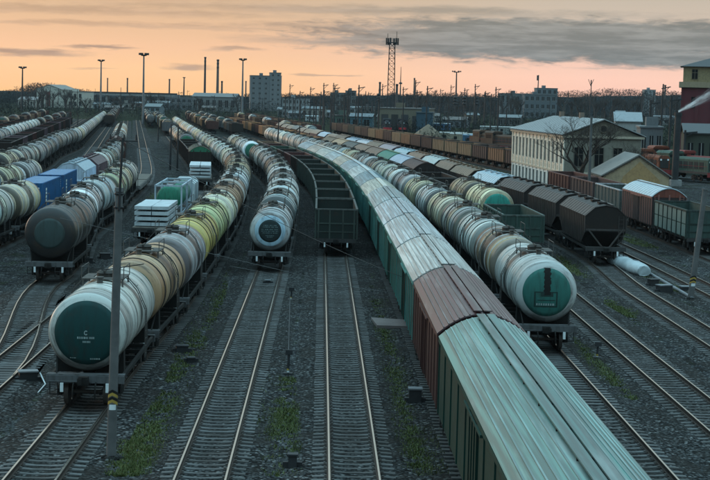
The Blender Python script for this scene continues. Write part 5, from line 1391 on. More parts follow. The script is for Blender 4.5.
def block(px0, px1, base_py, eave_py, label, wall, roofc, depth=12, roof='flat', rise=2.5, cols=0, rows=0, yaw=-.05, Y=None, name='building', group=None, door=None, wfrac=.5, hfrac=.5, zb=-.3):
    """a distant building with its front between two image columns"""
    if Y is None: _, Y = at((px0+px1)/2, base_py, zb)
    x0, _ = at_depth(px0, base_py, Y); x1, _ = at_depth(px1, base_py, Y); _, ze = at_depth((px0+px1)/2, eave_py, Y)
    W = x1-x0; H_ = ze - zb
    r = bframe(x0, Y, math.cos(yaw), math.sin(yaw), name, label, 'building', group, zb)
    m = MB(); m.box(0, W, 0, depth, 0, H_); wl = obj('wall', m, m_cover, r, color=wall)
    if roof == 'flat':
        m = MB(); m.box(-.25, W+.25, -.25, depth+.25, H_, H_+.35); obj('roof', m, m_roofing, r, color=roofc)
        m = MB(); m.box(W*.3, W*.3+2.5, depth*.3, depth*.6, H_+.35, H_+2.2); obj('roof_house', m, m_cover, r, color=wall)
    elif roof == 'gable':     # ridge parallel to the front
        m = MB(); m.prism_x([(-.4, H_), (depth/2, H_+rise), (depth+.4, H_), (depth+.4, H_+.18), (depth/2, H_+rise+.2), (-.4, H_+.18)], -.4, W+.4); obj('roof', m, m_roofing, r, color=roofc)
        m = MB(); m.prism_x([(.02, H_-.02), (depth-.02, H_-.02), (depth/2, H_+rise-.03)], .02, W-.02); obj('gable', m, m_cover, r, color=wall)
    elif roof == 'front':     # gable towards the viewer
        m = MB(); m.prism_y([(-.5, H_-.1), (W/2, H_+rise), (W+.5, H_-.1), (W+.5, H_+.15), (W/2, H_+rise+.3), (-.5, H_+.15)], -.4, depth+.4); obj('roof', m, m_roofing, r, color=roofc)
        m = MB(); m.prism_y([(.02, H_-.02), (W-.02, H_-.02), (W/2, H_+rise-.05)], .02, depth-.02); obj('gable', m, m_cover, r, color=wall)
    for j in range(rows):
        for i in range(cols):
            sx = W/cols; sz = H_/rows; quick_win(r, M3(sx*(i+.5), -.005, sz*(j+.28)), sx*wfrac, sz*hfrac)
    if door:
        for (a, b, hh, dc) in door:
            m = MB(); m.box(W*a, W*b, -.12, .02, 0, H_*hh); obj('door', m, m_cover, r, color=dc)
    return r

# cream two-storey building
Yc, Yf = 216.0, 254.0
cx, _ = at_depth(564, 160, Yc); fx, _ = at_depth(512.5, 150, Yf)
u = Vector((fx-cx, Yf-Yc)); LB = u.length; u.normalize()
r = bframe(cx, Yc, u.x, u.y, 'cream_building', 'cream two-storey building with tall narrow windows and grey roof')
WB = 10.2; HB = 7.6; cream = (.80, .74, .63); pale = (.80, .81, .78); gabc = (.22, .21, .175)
m = MB(); m.box(0, LB, -WB, 0, 3.0, HB); obj('upper_wall', m, m_cover, r, color=cream)
m = MB(); m.box(.05, LB-.05, -WB+.05, -.05, 0, 3.0); obj('lower_wall', m, m_cover, r, color=pale)
m = MB(); m.box(-.12, LB+.12, -WB-.12, .12, 2.92, 3.12); obj('string_course', m, m_cover, r, color=(.55, .48, .37))
m = MB(); m.box(-.35, LB+.35, -WB-.35, .35, HB, HB+.30); obj('cornice', m, m_cover, r, color=(.48, .42, .33))
rot = M3(0, 0, 0, math.pi)
n = 14; sp = LB/n
for i in range(n):
    xx = sp*(i+.5)
    win(r, M3(xx, .03, 4.15, math.pi), 1.1, 2.75, frame=(.76, .71, .62), mull=False)
    win(r, M3(xx, -.02, .55, math.pi), 1.1, 2.0, frame=(.66, .67, .63), mull=False)
    m = MB(); m.box(xx-.6, xx+.6, .0, .09, 3.35, 3.85); obj('apron_panel', m, m_cover, r, color=(.62, .55, .44))
for i in range(n+1):
    xx = min(LB-.2, max(.2, sp*i)); m = MB(); m.box(xx-.28, xx+.28, -.0, .13, 3.13, HB-.02); obj('pilaster', m, m_cover, r, color=(.82, .76, .65)); m = MB(); m.box(xx-.3, xx+.3, -.05, .06, .0, 2.9); obj('pier', m, m_cover, r, color=(.80, .81, .77))
# gable end towards the camera, shade of the unlit side put into its colour
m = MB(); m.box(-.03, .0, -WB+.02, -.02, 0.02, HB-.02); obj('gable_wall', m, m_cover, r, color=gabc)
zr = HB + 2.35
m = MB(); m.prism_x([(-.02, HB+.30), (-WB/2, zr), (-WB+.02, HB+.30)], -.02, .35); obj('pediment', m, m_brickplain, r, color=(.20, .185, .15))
m = MB(); m.lathe([(-.10, .42), (-.10, .60), (.02, .60)], 20, M3(0, -WB/2, HB+1.25)); obj('round_window', m, m_cover, r, color=(.2, .17, .13)); m = MB(); m.lathe([(-.07, .02), (-.07, .45)], 16, M3(0, -WB/2, HB+1.25)); obj('round_pane', m, m_glass, r)
for q in (-1.9, -4.6, -7.1): win(r, M3(-.04, q, 3.9, -math.pi/2), 1.15, 2.45, frame=(.13, .12, .10))
for q in (-2.1, -7.6): win(r, M3(-.04, q, .7, -math.pi/2), 1.15, 1.9, frame=(.13, .12, .10))
ov = .5; hip = 5.5
A_ = [(-ov, ov, HB+.30), (LB+ov, ov, HB+.30), (LB+ov, -WB-ov, HB+.30), (-ov, -WB-ov, HB+.30), (-ov, -WB/2, zr+.08), (LB-hip, -WB/2, zr+.08)]
m = MB(); m.add(A_, [(0, 4, 5, 1), (1, 5, 2), (2, 5, 4, 3)]); m.add([(p[0], p[1], p[2]+.14) for p in A_], [(1, 5, 4, 0), (2, 5, 1), (3, 4, 5, 2)]); m.add([A_[0], A_[4], (A_[4][0], A_[4][1], A_[4][2]+.14), (A_[0][0], A_[0][1], A_[0][2]+.14)], [(0, 1, 2, 3)]); m.add([A_[3], A_[4], (A_[4][0], A_[4][1], A_[4][2]+.14), (A_[3][0], A_[3][1], A_[3][2]+.14)], [(3, 2, 1, 0)])
rf = obj('roof', m, m_roofing, r, color=(.30, .32, .33))
for k in range(1, 24):
    xx = LB*k/24 - .2; t_ = min(1, (LB+ov-xx)/(hip+ov)); m = MB()
    a = Vector((xx, ov, HB+.46)); b = Vector((xx, ov + (-WB/2-ov)*t_, HB+.46 + (zr-HB-.22)*t_)); m.bar(a, b, .06, .05); obj('roof_seam', m, m_roofing, rf, color=(.24, .26, .27))
for q in (.35, .7): m = MB(); m.box(LB*q-.4, LB*q+.4, -WB/2-.3, -WB/2+.3, zr-.3, zr+.9); obj('chimney', m, m_brickplain, rf, color=(.2, .15, .12))
# ruined gabled shed in front of it
Ys = 196.0; x0, _ = at_depth(603, 185, Ys); x1, _ = at_depth(669, 185, Ys); _, zE = at_depth(636, 177, Ys); _, zA = at_depth(638, 156.5, Ys)
r = bframe(x0, Ys, 1, .02, 'ruined_shed', 'ruined ochre gable wall of a small shed before cream building'); W = x1-x0; zE += .3; zA += .3
m = MB(); m.prism_y([(0, 0), (W, 0), (W, zE), (W*.53, zA), (0, zE)], 0, .45); gw = obj('gable_wall', m, m_brickplain, r, color=(.40, .31, .20))
m = MB(); m.prism_y([(W*.12, 0), (W*.9, 0), (W*.86, zE*.9), (W*.55, zA*.9), (W*.3, zE)], -.03, .0); obj('bare_brick_patch', m, m_brickplain, gw, color=(.42, .27, .13))
for s in (0, 1): m = MB(); m.box(0 if s == 0 else W-.4, .4 if s == 0 else W, .45, 9.5, 0, zE-.05); obj('side_wall', m, m_brickplain, r, color=(.26, .22, .16))
m = MB(); m.box(.4, W-.4, 9.05, 9.5, 0, zE-.05); obj('back_wall', m, m_brickplain, r, color=(.26, .22, .16))
for (a, b, za, zb_) in ((-.35, W*.53, zE-.05, zA+.12), (W*.53, W+.35, zA+.12, zE-.05)):
    m = MB(); m.add([(a, -.25, za), (b, -.25, zb_), (b, 9.7, zb_), (a, 9.7, za)], [(0, 1, 2, 3)]); m.add([(a, -.25, za+.16), (b, -.25, zb_+.16), (b, 9.7, zb_+.16), (a, 9.7, za+.16)], [(0, 1, 2, 3)]); m.add([(a, -.25, za), (b, -.25, zb_), (b, -.25, zb_+.16), (a, -.25, za+.16)], [(0, 1, 2, 3)]); obj('roof_slope', m, m_roofing, r, color=(.20, .20, .19))
rnd = random.Random(3)
for k in range(26):
    t_ = (k % 13 + .5)/13; a = (0, W*.53) if k < 13 else (W, W*.53)
    xx = a[0] + (a[1]-a[0])*t_; zz = zE + (zA-zE)*t_; m = MB(); m.cbox((0, 0, 0), (.32, .4, .2)); obj('coping_brick', m, m_brickplain, r, M3(xx, .1, zz+.03+rnd.uniform(-.05, .05), 0, rnd.uniform(-.4, .4)), color=(.18, .15, .12))
# red brick tower at the right edge
Yt = 330.0; x0, _ = at_depth(681, 100, Yt); r = bframe(x0, Yt, 1, -.2, 'brick_tower', 'tall brick water tower, maroon below and ochre above, at right')
def zt_(py): return at_depth(690, py, Yt)[1] + .3
W = 12.5
m = MB(); m.box(0, W, 0, W, 0, zt_(88)); lw_ = obj('lower_wall', m, m_brickplain, r, color=(.12, .028, .036))
for i in range(5): m = MB(); m.box(W*i/4-.35 if i else 0, W*i/4+.35 if i < 4 else W, -.18, 0, 0, zt_(89)); obj('pilaster', m, m_brickplain, lw_, color=(.115, .028, .034))
m = MB(); m.box(-.5, W+.5, -.5, W+.5, zt_(87.5), zt_(82)); obj('cornice', m, m_cover, r, color=(.34, .27, .18))
m = MB(); m.box(.25, W-.25, .25, W-.25, zt_(82), zt_(66.5)); up = obj('upper_wall', m, m_brickplain, r, color=(.30, .235, .13))
for i in range(3): win(r, M3(W*(i*.3+.2), .22, zt_(79), 0), 1.1, 1.9, frame=(.22, .18, .11))
for i in range(3): win(r, M3(W*(i*.3+.2), -.02, zt_(108), 0), 1.0, 2.2, frame=(.10, .03, .035))
a = zt_(66.5); b = zt_(56)
m = MB(); m.add([(-.4, -.4, a), (W+.4, -.4, a), (W+.4, W+.4, a), (-.4, W+.4, a), (W/2, W/2, b)], [(0, 1, 4), (1, 2, 4), (2, 3, 4), (3, 0, 4), (3, 2, 1, 0)]); obj('roof', m, m_roofing, r, color=(.035, .036, .04))
block(684, 716, 172, 134, 'dark green shed below the red brick tower', (.05, .06, .045), (.06, .065, .07), 8, 'gable', 1.6, 3, 1, -.1, Y=290)
# boiler chimney and its steam
Yb = 250.0; x, zt2 = at_depth(678.3, 113, Yb); r = empty('boiler_chimney', x, Yb, -.3); tag(r, 'black iron chimney blowing white steam by the brick tower', 'chimney')
m = MB(); m.tube((-.15, 0, 0), (0, 0, zt2+.3), .55, .48, n=14); obj('stack', m, m_dark, r); m = MB(); m.tube((0, 0, zt2-.2), (0, 0, zt2+.35), .58, .58, n=14); obj('rim', m, m_dark, r)
m = MB(); m.box(-.8, .8, -.8, .8, 0, .9); obj('base', m, m_conc, r)
sm = MB(); tip = Vector((x, Yb, zt2+.2)); ex, ez = at_depth(724, 88, Yb); end = Vector((ex, Yb+1, ez))
d_ = (end-tip); Ld = d_.length; SM = Matrix.Translation(tip) @ d_.to_track_quat('X', 'Z').to_matrix().to_4x4()
rn = random.Random(12)
for layer in range(7):       # nested ragged sheets of vapour, thicker towards the core
    kf = 1 - layer/7.0; vs = []; N_, A_n = 16, 20; ph = rn.uniform(0, 6)
    for k in range(N_+1):
        t_ = k/N_; rr = (.20 + 1.25*t_**.9)*kf; oy = .25*math.sin(t_*7+ph)*t_; oz = .25*math.cos(t_*6+ph*1.3)*t_
        for i in range(A_n):
            a = 2*math.pi*i/A_n; q = rr*(1 + .28*mn_noise((t_*5+layer*3, math.cos(a)*1.5, math.sin(a)*1.5)))
            vs.append((Ld*t_*(.86+.14*kf), oy + q*math.cos(a), oz + q*math.sin(a)))
    sm.add(vs, [(k*A_n+i, (k+1)*A_n+i, (k+1)*A_n+(i+1) % A_n, k*A_n+(i+1) % A_n) for k in range(N_) for i in range(A_n)], True)
ms = bpy.data.materials.new('steam'); ms.use_nodes = True; tn = NT(ms.node_tree)
for n_ in list(tn.n): tn.n.remove(n_)
oc = tn.node('ShaderNodeTexCoord').outputs['Object']; sx_, sy_, sz_ = tn.sep(oc)
nn = tn.noise(tn.comb(tn.m('MULTIPLY', sx_, .35), sy_, sz_), 1.7, 5, .65)
df = tn.node('ShaderNodeBsdfDiffuse'); df.inputs[0].default_value = (.92, .93, .95, 1); tl = tn.node('ShaderNodeBsdfTranslucent'); tl.inputs[0].default_value = (.92, .93, .95, 1)
tp = tn.node('ShaderNodeBsdfTransparent'); m1 = tn.node('ShaderNodeMixShader'); m1.inputs[0].default_value = .5; tn.l.new(df.outputs[0], m1.inputs[1]); tn.l.new(tl.outputs[0], m1.inputs[2])
rad = tn.m('DIVIDE', tn.m('SQRT', tn.m('ADD', tn.m('MULTIPLY', sy_, sy_), tn.m('MULTIPLY', sz_, sz_))), tn.m('ADD', .25, tn.m('MULTIPLY', sx_, 1.3/Ld)))
m2 = tn.node('ShaderNodeMixShader'); tn.put(m2.inputs[0], tn.m('MULTIPLY', tn.m('MULTIPLY', tn.ss(nn, .36, .66), tn.ss(rad, 1.0, .25)), tn.m('MAXIMUM', .07, tn.m('SUBTRACT', .34, tn.m('MULTIPLY', sx_, .045)))))
tn.l.new(tp.outputs[0], m2.inputs[1]); tn.l.new(m1.outputs[0], m2.inputs[2]); ou = tn.node('ShaderNodeOutputMaterial'); tn.l.new(m2.outputs[0], ou.inputs['Surface'])
so = obj('steam_plume', sm, ms, None, SM); tag(so, 'white steam blowing right from the black chimney', 'steam', kind='stuff')

# distant buildings
white = (.46, .46, .41)
block(36.5, 62, 109, 89.5, 'white gabled hall with red arched door on the left horizon', white, (.22, .2, .18), 40, 'front', 3.2, 0, 0, -.1, Y=1150, name='white_hall')
for o in [q for q in bpy.data.objects if q.get('label', '').startswith('white gabled hall')]:
    Wd = at_depth(62, 100, 1150)[0] - at_depth(36.5, 100, 1150)[0]
    m = MB(); pts = [(Wd*.40, 1.0), (Wd*.56, 1.0), (Wd*.56, 9.5)] + [(Wd*.48 + Wd*.08*math.cos(a_), 9.5 + Wd*.08*math.sin(a_)) for a_ in (.5, 1.0, 1.57, 2.1, 2.6)] + [(Wd*.40, 9.5)]
    m.prism_y(pts, -.2, .05); obj('arched_door', m, m_cover, o, color=(.16, .03, .03))
block(62.5, 83, 108, 92, 'white wing attached right of the gabled hall', (.52, .50, .44), (.2, .2, .19), 30, 'flat', 2, 4, 2, -.1, Y=1160, name='hall_wing')
block(18, 36, 109, 100, 'low pale building left of the gabled hall', (.42, .40, .36), (.16, .15, .15), 15, 'gable', 2, 6, 1, -.1, Y=1120)
block(250, 281, 112, 76, 'grey concrete tower block on the horizon', (.15, .165, .175), (.10, .10, .10), 22, 'flat', 0, 5, 7, .1, Y=1250, name='tower_block', wfrac=.3, hfrac=.4)
block(269.5, 280.5, 112, 73, 'raised lift house of the grey tower block', (.17, .185, .195), (.10, .10, .10), 16, 'flat', 0, 2, 8, .1, Y=1251, name='tower_block', wfrac=.3, hfrac=.4)
block(282, 309, 117, 99, 'pale three-storey works building right of tower block', (.26, .28, .29), (.14, .14, .14), 14, 'flat', 0, 8, 3, -.03, Y=930, name='works_building')
block(378, 428, 131, 109, 'yellow engine depot with dark gates behind the lattice tower', (.17, .15, .11), (.11, .105, .10), 30, 'flat', 0, 0, 0, -.12, Y=610, name='engine_depot', door=[(.06, .2, .75, (.05, .05, .05)), (.26, .40, .75, (.03, .03, .03)), (.46, .60, .75, (.04, .04, .045)), (.68, .80, .7, (.05, .05, .05))])
block(416, 432, 128, 113, 'blue corrugated shed by the engine depot', (.03, .075, .11), (.05, .08, .10), 8, 'flat', 0, 0, 0, -.1, Y=600)
block(350, 372, 128, 117, 'small blue hut left of the depot', (.07, .15, .19), (.12, .15, .17), 8, 'gable', 1.2, 2, 1, -.1, Y=640)
block(524, 556, 112, 95, 'far office block with white window bands', (.10, .125, .14), (.09, .10, .11), 20, 'flat', 0, 6, 3, .02, Y=1180, name='office_block')
block(536, 557, 112, 88.5, 'upper storeys of the far office block', (.12, .15, .17), (.12, .13, .14), 15, 'flat', 0, 4, 4, .02, Y=1230, name='office_block')
block(500, 540, 110, 94, 'long low office wing left of far offices', (.13, .15, .16), (.14, .15, .16), 15, 'flat', 0, 8, 2, .02, Y=1200, name='office_block')
block(644, 655, 112, 90, 'distant pale apartment tower left of the dark chimney', (.24, .26, .27), (.15, .15, .15), 15, 'flat', 0, 3, 8, 0, Y=1600, name='tower_block', wfrac=.35, hfrac=.4)
block(615, 640, 141, 122, 'white-windowed house behind the cream building', (.36, .38, .38), (.24, .27, .29), 12, 'gable', 2.0, 6, 1, -.12, Y=370)
block(640, 662, 146, 128, 'grey workshop right of the white-windowed house', (.16, .18, .19), (.17, .19, .20), 12, 'flat', 0, 3, 1, -.1, Y=345)
block(330, 345, 108, 93, 'small dark block on the horizon beyond the depot', (.13, .14, .14), (.1, .1, .1), 12, 'flat', 0, 3, 3, 0, Y=1300)
block(345, 356, 108, 91, 'dark hut on the horizon, left of lattice tower', (.12, .13, .13), (.1, .1, .1), 12, 'flat', 0, 2, 3, 0, Y=1320)
block(145, 160, 121, 107, 'pale blue cabin beyond the curved rails', (.15, .19, .21), (.13, .16, .17), 10, 'gable', 1.4, 3, 2, -.1, Y=760)
block(192, 236, 113, 97, 'pale factory hall below the twin chimneys', (.17, .18, .18), (.13, .14, .14), 25, 'gable', 2.5, 7, 1, -.05, Y=1150, name='factory_hall')
block(165, 192, 111, 98, 'dark factory hall left of the pale one', (.13, .14, .15), (.12, .13, .14), 25, 'flat', 0, 5, 2, -.05, Y=1180, name='factory_hall')
# scattered low sheds of the distant yard
rnd = random.Random(11); sh = []
for px in range(92, 690, 13):
    if 505 < px < 612: b_ = rnd.uniform(110, 116)
    elif px < 250: b_ = rnd.uniform(106, 112)
    else: b_ = rnd.uniform(108, 128)
    sh.append((px + rnd.uniform(-5, 5), b_))
for i, (px, b_) in enumerate(sorted(sh)):
    wpx = rnd.uniform(8, 24); hp = rnd.uniform(4, 9) * (b_-92)/22
    c = rnd.choice([((.19, .20, .20), 'pale grey'), ((.13, .15, .17), 'slate'), ((.17, .14, .10), 'ochre'), ((.18, .09, .07), 'brick red'), ((.22, .26, .28), 'blue grey'), ((.09, .09, .09), 'black'), ((.25, .25, .23), 'off-white'), ((.08, .12, .10), 'dark green')])
    block(px, px+wpx, b_, b_-hp, '%s low shed, %s from the left in the distant yard' % (c[1], (ORD + ['forty-%s' % w_ for w_ in ORD[:10]])[i]), c[0], rnd.choice([(.10, .11, .12), (.16, .18, .19), (.08, .07, .065), (.13, .15, .16)]), rnd.uniform(6, 12), rnd.choice(['gable', 'flat', 'gable']), 1.3, max(1, int(wpx/5)), 1, rnd.uniform(-.25, .1), name='low_shed', group='low sheds of the distant yard')
# far road bridge
Yq = 1280.0; xa, za = at_depth(62, 92.5, Yq); xb, zb2 = at_depth(178, 94.5, Yq)
r = empty('road_bridge', xa, Yq, -.3); tag(r, 'long low road bridge crossing the left horizon', 'bridge'); LL = xb-xa; zd = (za+zb2)/2 + .3
m = MB(); m.box(0, LL, -4, 4, zd-1.6, zd); obj('deck', m, m_conc, r); m = MB(); m.box(0, LL, -4.2, -4.0, zd, zd+1.1); obj('parapet', m, m_dark, r)
for k in range(9): m = MB(); m.box(LL*(k+.5)/9-.7, LL*(k+.5)/9+.7, -3, 3, 0, zd-1.6); obj('pier', m, m_conc, r)
# sand heap by the depot
x, y = at(428, 138, -.3); m = MB(); vs = []; fs = []; n_ = 24; rn = random.Random(2)
for k in range(7):
    t_ = k/6
    for i in range(n_): a = 2*math.pi*i/n_; rr = 5.2*(1-t_)*(1+rn.uniform(-.08, .08)); vs.append((rr*math.cos(a), rr*.7*math.sin(a), 4.4*t_**.85))
for k in range(6):
    for i in range(n_): fs.append((k*n_+i, k*n_+(i+1) % n_, (k+1)*n_+(i+1) % n_, (k+1)*n_+i))
m.add(vs, fs, True); tag(obj('sand_heap', m, mat_plain('sand', (.17, .135, .10), .95, 0, .2, 3, .3), None, M3(x, y, -.3)), 'pale sand heap beside the blue corrugated shed', 'sand heap')
# locomotives
def loco_template():
    out = []; L = 16.0
    m = MB(); m.box(-L/2, L/2, -1.5, 1.5, 1.15, 1.5); out.append(P('frame', m, m_paint, 'frame'))
    m = MB(); m.box(-2.0, L/2-.6, -.95, .95, 1.5, 3.35); m.prism_x([(-.95, 3.35), (.95, 3.35), (.6, 3.7), (-.6, 3.7)], -2.0, L/2-.6); hk = []
    for k in range(6): q = MB(); q.box(-1.5+k*1.35, -.5+k*1.35, -.99, .99, 1.9, 3.0); hk.append(P('louvre', q, m_steel, 'louvre'))
    q = MB(); q.box(L/2-.6, L/2-.52, -.7, .7, 1.7, 3.2); hk.append(P('radiator', q, m_steel, 'louvre')); out.append(P('hood', m, m_paint, 'paint', hk))
    m = MB(); m.box(-5.2, -2.0, -1.5, 1.5, 1.5, 4.1); m.prism_x([(-1.6, 4.1), (1.6, 4.1), (1.1, 4.5), (-1.1, 4.5)], -5.4, -1.8); ck = []
    for s in (-1, 1): q = MB(); q.box(-4.7, -2.5, s*1.5-.02, s*1.5+.02, 2.8, 3.7); ck.append(P('window', q, m_glass))
    for s in (-.85, .85): q = MB(); q.box(-2.02, -1.98, s-.4, s+.4, 3.45, 3.9); ck.append(P('window', q, m_glass))
    out.append(P('cab', m, m_paint, 'cab', ck))
    m = MB(); m.box(-L/2+.5, -5.2, -1.1, 1.1, 1.5, 2.9); out.append(P('short_hood', m, m_paint, 'paint'))
    m = MB(); m.box(L/2, L/2+.1, -1.5, 1.5, .7, 1.45); out.append(P('buffer_beam', m, m_paint, 'beam'))
    for s in (-1, 1): m = MB(); m.tube((L/2-.5, s*.6, 3.05), (L/2-.44, s*.6, 3.05), .16, n=10); out.append(P('headlight', m, m_white))
    for s in (-1, 1): m = MB(); m.box(-L/2+.3, L/2-.3, s*1.46-.02, s*1.46+.02, 2.35, 2.4); out.append(P('handrail', m, m_steel, 'beam'))
    for s in (-1, 1): out.append(('bogie', BOGIE, None, [('wheelset', WHEELSET, None, [], M3(-.925)), ('wheelset', WHEELSET, None, [], M3(.925))], M3(s*4.6)))
    return out
LOCO = loco_template()
def loco(px, py, label, paint, beam, yaw=-.15):
    x, y = at(px, py, 0); thing('locomotive', LOCO, label, 'locomotive', 'diesel locomotives standing in the yard', x, y, -.05, math.atan2(-1, yaw*-1) , {'paint': paint, 'cab': tuple(v*1.1 for v in paint), 'louvre': (.04, .04, .04), 'frame': (.05, .05, .05), 'beam': beam})
org = (.19, .06, .032); rd = (.26, .04, .04)
loco(649, 176, 'orange locomotive right of the ruined shed', org, rd); loco(664, 171, 'orange red locomotive, middle of three behind ruined shed', (.20, .06, .035), rd); loco(683, 179, 'dark green locomotive with red beam below the chimney', (.06, .10, .08), rd, -.5); loco(697, 178, 'red locomotive at the right edge below brick tower', (.20, .04, .035), rd, -.7)
loco(488, 148, 'brown locomotive left of the cream building, farther one', (.10, .06, .04), rd, -.5); loco(502, 150, 'brown locomotive right beside the cream building roof', (.08, .05, .035), rd, -.6)
loco(387, 131, 'red-fronted locomotive at the left depot gate', (.06, .07, .08), (.5, .04, .05), 0); loco(401.5, 131, 'red-fronted locomotive at the middle depot gate', (.05, .05, .055), (.5, .04, .05), 0)
# pale vans and blue trailer beyond the brown wagons
def yard_cabin(px, py, label, wall, roofc, L=7.5, yaw=-.2):
    x, y = at(px, py, -.3); r = empty('yard_cabin', x, y, -.3, yaw); tag(r, label, 'cabin', 'site cabins in the yard')
    m = MB(); m.box(-L/2, L/2, -1.3, 1.3, .3, 2.8); obj('body', m, m_paint, r, color=wall)
    m = MB(); m.prism_x([(-1.4, 2.8), (1.4, 2.8), (.9, 3.1), (-.9, 3.1)], -L/2-.1, L/2+.1); obj('roof', m, m_roof, r, color=roofc)
    for q in (-.3, .05, .3): m = MB(); m.box(q*L-.45, q*L+.45, -1.33, -1.29, 1.4, 2.2); obj('window', m, m_glass, r)
    for s in (-1, 1): m = MB(); m.box(s*L*.35-.15, s*L*.35+.15, -1.2, 1.2, 0, .3); obj('skid', m, m_dark, r)
yard_cabin(453, 143, 'cream site cabin, left of a pair beyond brown wagons', (.26, .24, .18), (.28, .28, .26)); yard_cabin(464, 144.5, 'cream site cabin, right of a pair beyond brown wagons', (.27, .24, .18), (.28, .27, .25)); yard_cabin(477, 146, 'blue site cabin with red stripe beyond brown wagons', (.05, .13, .22), (.12, .2, .28))
yard_cabin(365, 126, 'bright blue cabin left of the depot', (.10, .38, .50), (.35, .5, .55), 6); yard_cabin(312, 122, 'white cabin below the works building', (.5, .55, .56), (.5, .55, .58), 6); yard_cabin(441, 131, 'blue cabin right of the sand heap', (.06, .14, .26), (.25, .3, .34), 7); yard_cabin(500, 135, 'long pale cabin behind the brown locomotives', (.22, .24, .23), (.27, .28, .27), 14)

# ------------------------------------------------------------------ trees
def bare_tree_mesh(seed, h=12.0, spread=.5, levels=5, r0=.22):
    rnd = random.Random(seed); tr_ = MB(); cr_ = MB()
    def grow(p, d, L, r, lev):
        q = p + d*L; (tr_ if lev < 2 else cr_).tube(p, q, r, r*.68, n=6 if lev < 2 else 3, caps=False)
        if lev >= levels: return
        n = 2 if lev < 1 else rnd.choice((2, 3, 3))
        if lev == 0: n = 4
        for k in range(n):
            a = rnd.uniform(0, 6.28); tilt = rnd.uniform(.25, .75)*spread*(1.2 if lev else 1)
            ax = Vector((math.cos(a), math.sin(a), 0)); nd = (d + ax*tilt*1.4 + Vector((0, 0, .12))).normalized()
            st = p.lerp(q, rnd.uniform(.55, 1.0)) if k else q
            grow(st, nd, L*rnd.uniform(.55, .82), r*.58, lev+1)
    grow(Vector((0, 0, 0)), Vector((rnd.uniform(-.05, .05), rnd.uniform(-.05, .05), 1)).normalized(), h*.30, r0, 0)
    a = tr_.mesh('trunk'); a.materials.append(m_bark); b = cr_.mesh('crown'); b.materials.append(m_twig); return a, b
def put_tree(meshes, x, y, sc, rz, label, group, z=-.3):
    r = empty('bare_tree', x, y, z, rz); r.scale = (sc, sc, sc); tag(r, label, 'tree', group)
    obj('trunk', meshes[0], None, r); obj('crown', meshes[1], None, r)
TM = bare_tree_mesh(5, 12.0, .9, 9, .36)
x, y = at(579, 201, -.3); put_tree(TM, x, y, 1.0, .4, 'bare leafless tree in front of the cream gable', 'bare trees by the cream building')
TM2 = bare_tree_mesh(8, 9.5, .9, 8, .18)
x, y = at(612, 190, -.3); put_tree(TM2, x, 208, 1.0, 1.4, 'smaller bare tree before the cream gable windows', 'bare trees by the cream building')
FT = [bare_tree_mesh(30+i, 14.0, .66, 7, .85) for i in range(6)]
rnd = random.Random(17); k = 0
spots = [(px, rnd.uniform(84, 91)) for px in (289, 297, 318, 330, 341, 350, 361, 411, 419, 427, 434, 440, 446, 452, 459, 467, 473, 480, 487, 494, 503, 512, 520, 565, 572, 580, 588, 596, 604, 612, 620, 628, 637, 660, 672, 679)] + [(px, rnd.uniform(80, 90)) for px in (22, 28, 33, 38, 43, 48, 53, 58, 66, 72)] + [(px, rnd.uniform(88, 93)) for px in (86, 94, 113, 121, 133, 151, 160, 176, 190, 199, 231, 238)]
for (px, tp) in spots:
    Yw = rnd.uniform(900, 1250); x, zt3 = at_depth(px, tp, Yw); k += 1
    put_tree(FT[k % 6], x, Yw, max(.6, (zt3+.3)/15.5), rnd.uniform(0, 6), 'bare tree on the horizon, %s from the left' % ordinal(1 + sorted(spots).index((px, tp))), 'bare trees along the horizon')
# the wood behind: one mass of trunks and twig clumps
wood = MB(); rnd = random.Random(23)
def clump(x, Yw, h, n, z0=.05, k=.33, smin=.5, smax=1.5):
    for q in range(n):
        a = rnd.uniform(0, 6.28); zz = h*(z0 + (1-z0)*rnd.random()**1.25); rr = rnd.uniform(0, 1)**.5*h*k*(1.25-.75*zz/h)
        c = Vector((x + rr*math.cos(a), Yw + rr*math.sin(a), zz)); s_ = rnd.uniform(smin, smax)
        d1 = Vector((rnd.uniform(-1, 1), rnd.uniform(-1, 1), rnd.uniform(-.2, 1.8))).normalized()*s_; d2 = Vector((rnd.uniform(-1, 1), rnd.uniform(-1, 1), rnd.uniform(-1, 1))).normalized()*s_*.35
        wood.add([c-d1, c+d2, c+d1], [(0, 1, 2)])
for i in range(2300):
    px = rnd.uniform(-20, 735)
    if px < 85: top = 91 - 9*math.exp(-((px-45)/30)**2)
    elif px < 250: top = 95.5
    elif px < 520: top = 93
    elif px < 690: top = 92 - 3.5*math.exp(-((px-610)/55)**2)
    else: top = 95
    top += 1.0 + abs(rnd.gauss(0, 1.6)) - 2.2*max(0, mn_noise((px*.05, 2.0, 0)))*2
    Yw = rnd.uniform(1300, 1700); x, zt3 = at_depth(px, top, Yw); h = max(5, zt3+.3)
    wood.tube((x, Yw, -.3), (x, Yw, h*.9), .2, .05, n=3, caps=False); clump(x, Yw, h, 52, .02, .42)
wo_ = obj('distant_wood', wood, mat_plain('far_wood', (.014, .019, .020), .95, 0, .4, .02, .1, .0)); tag(wo_, 'dark leafless wood along the whole horizon', 'wood', kind='stuff')

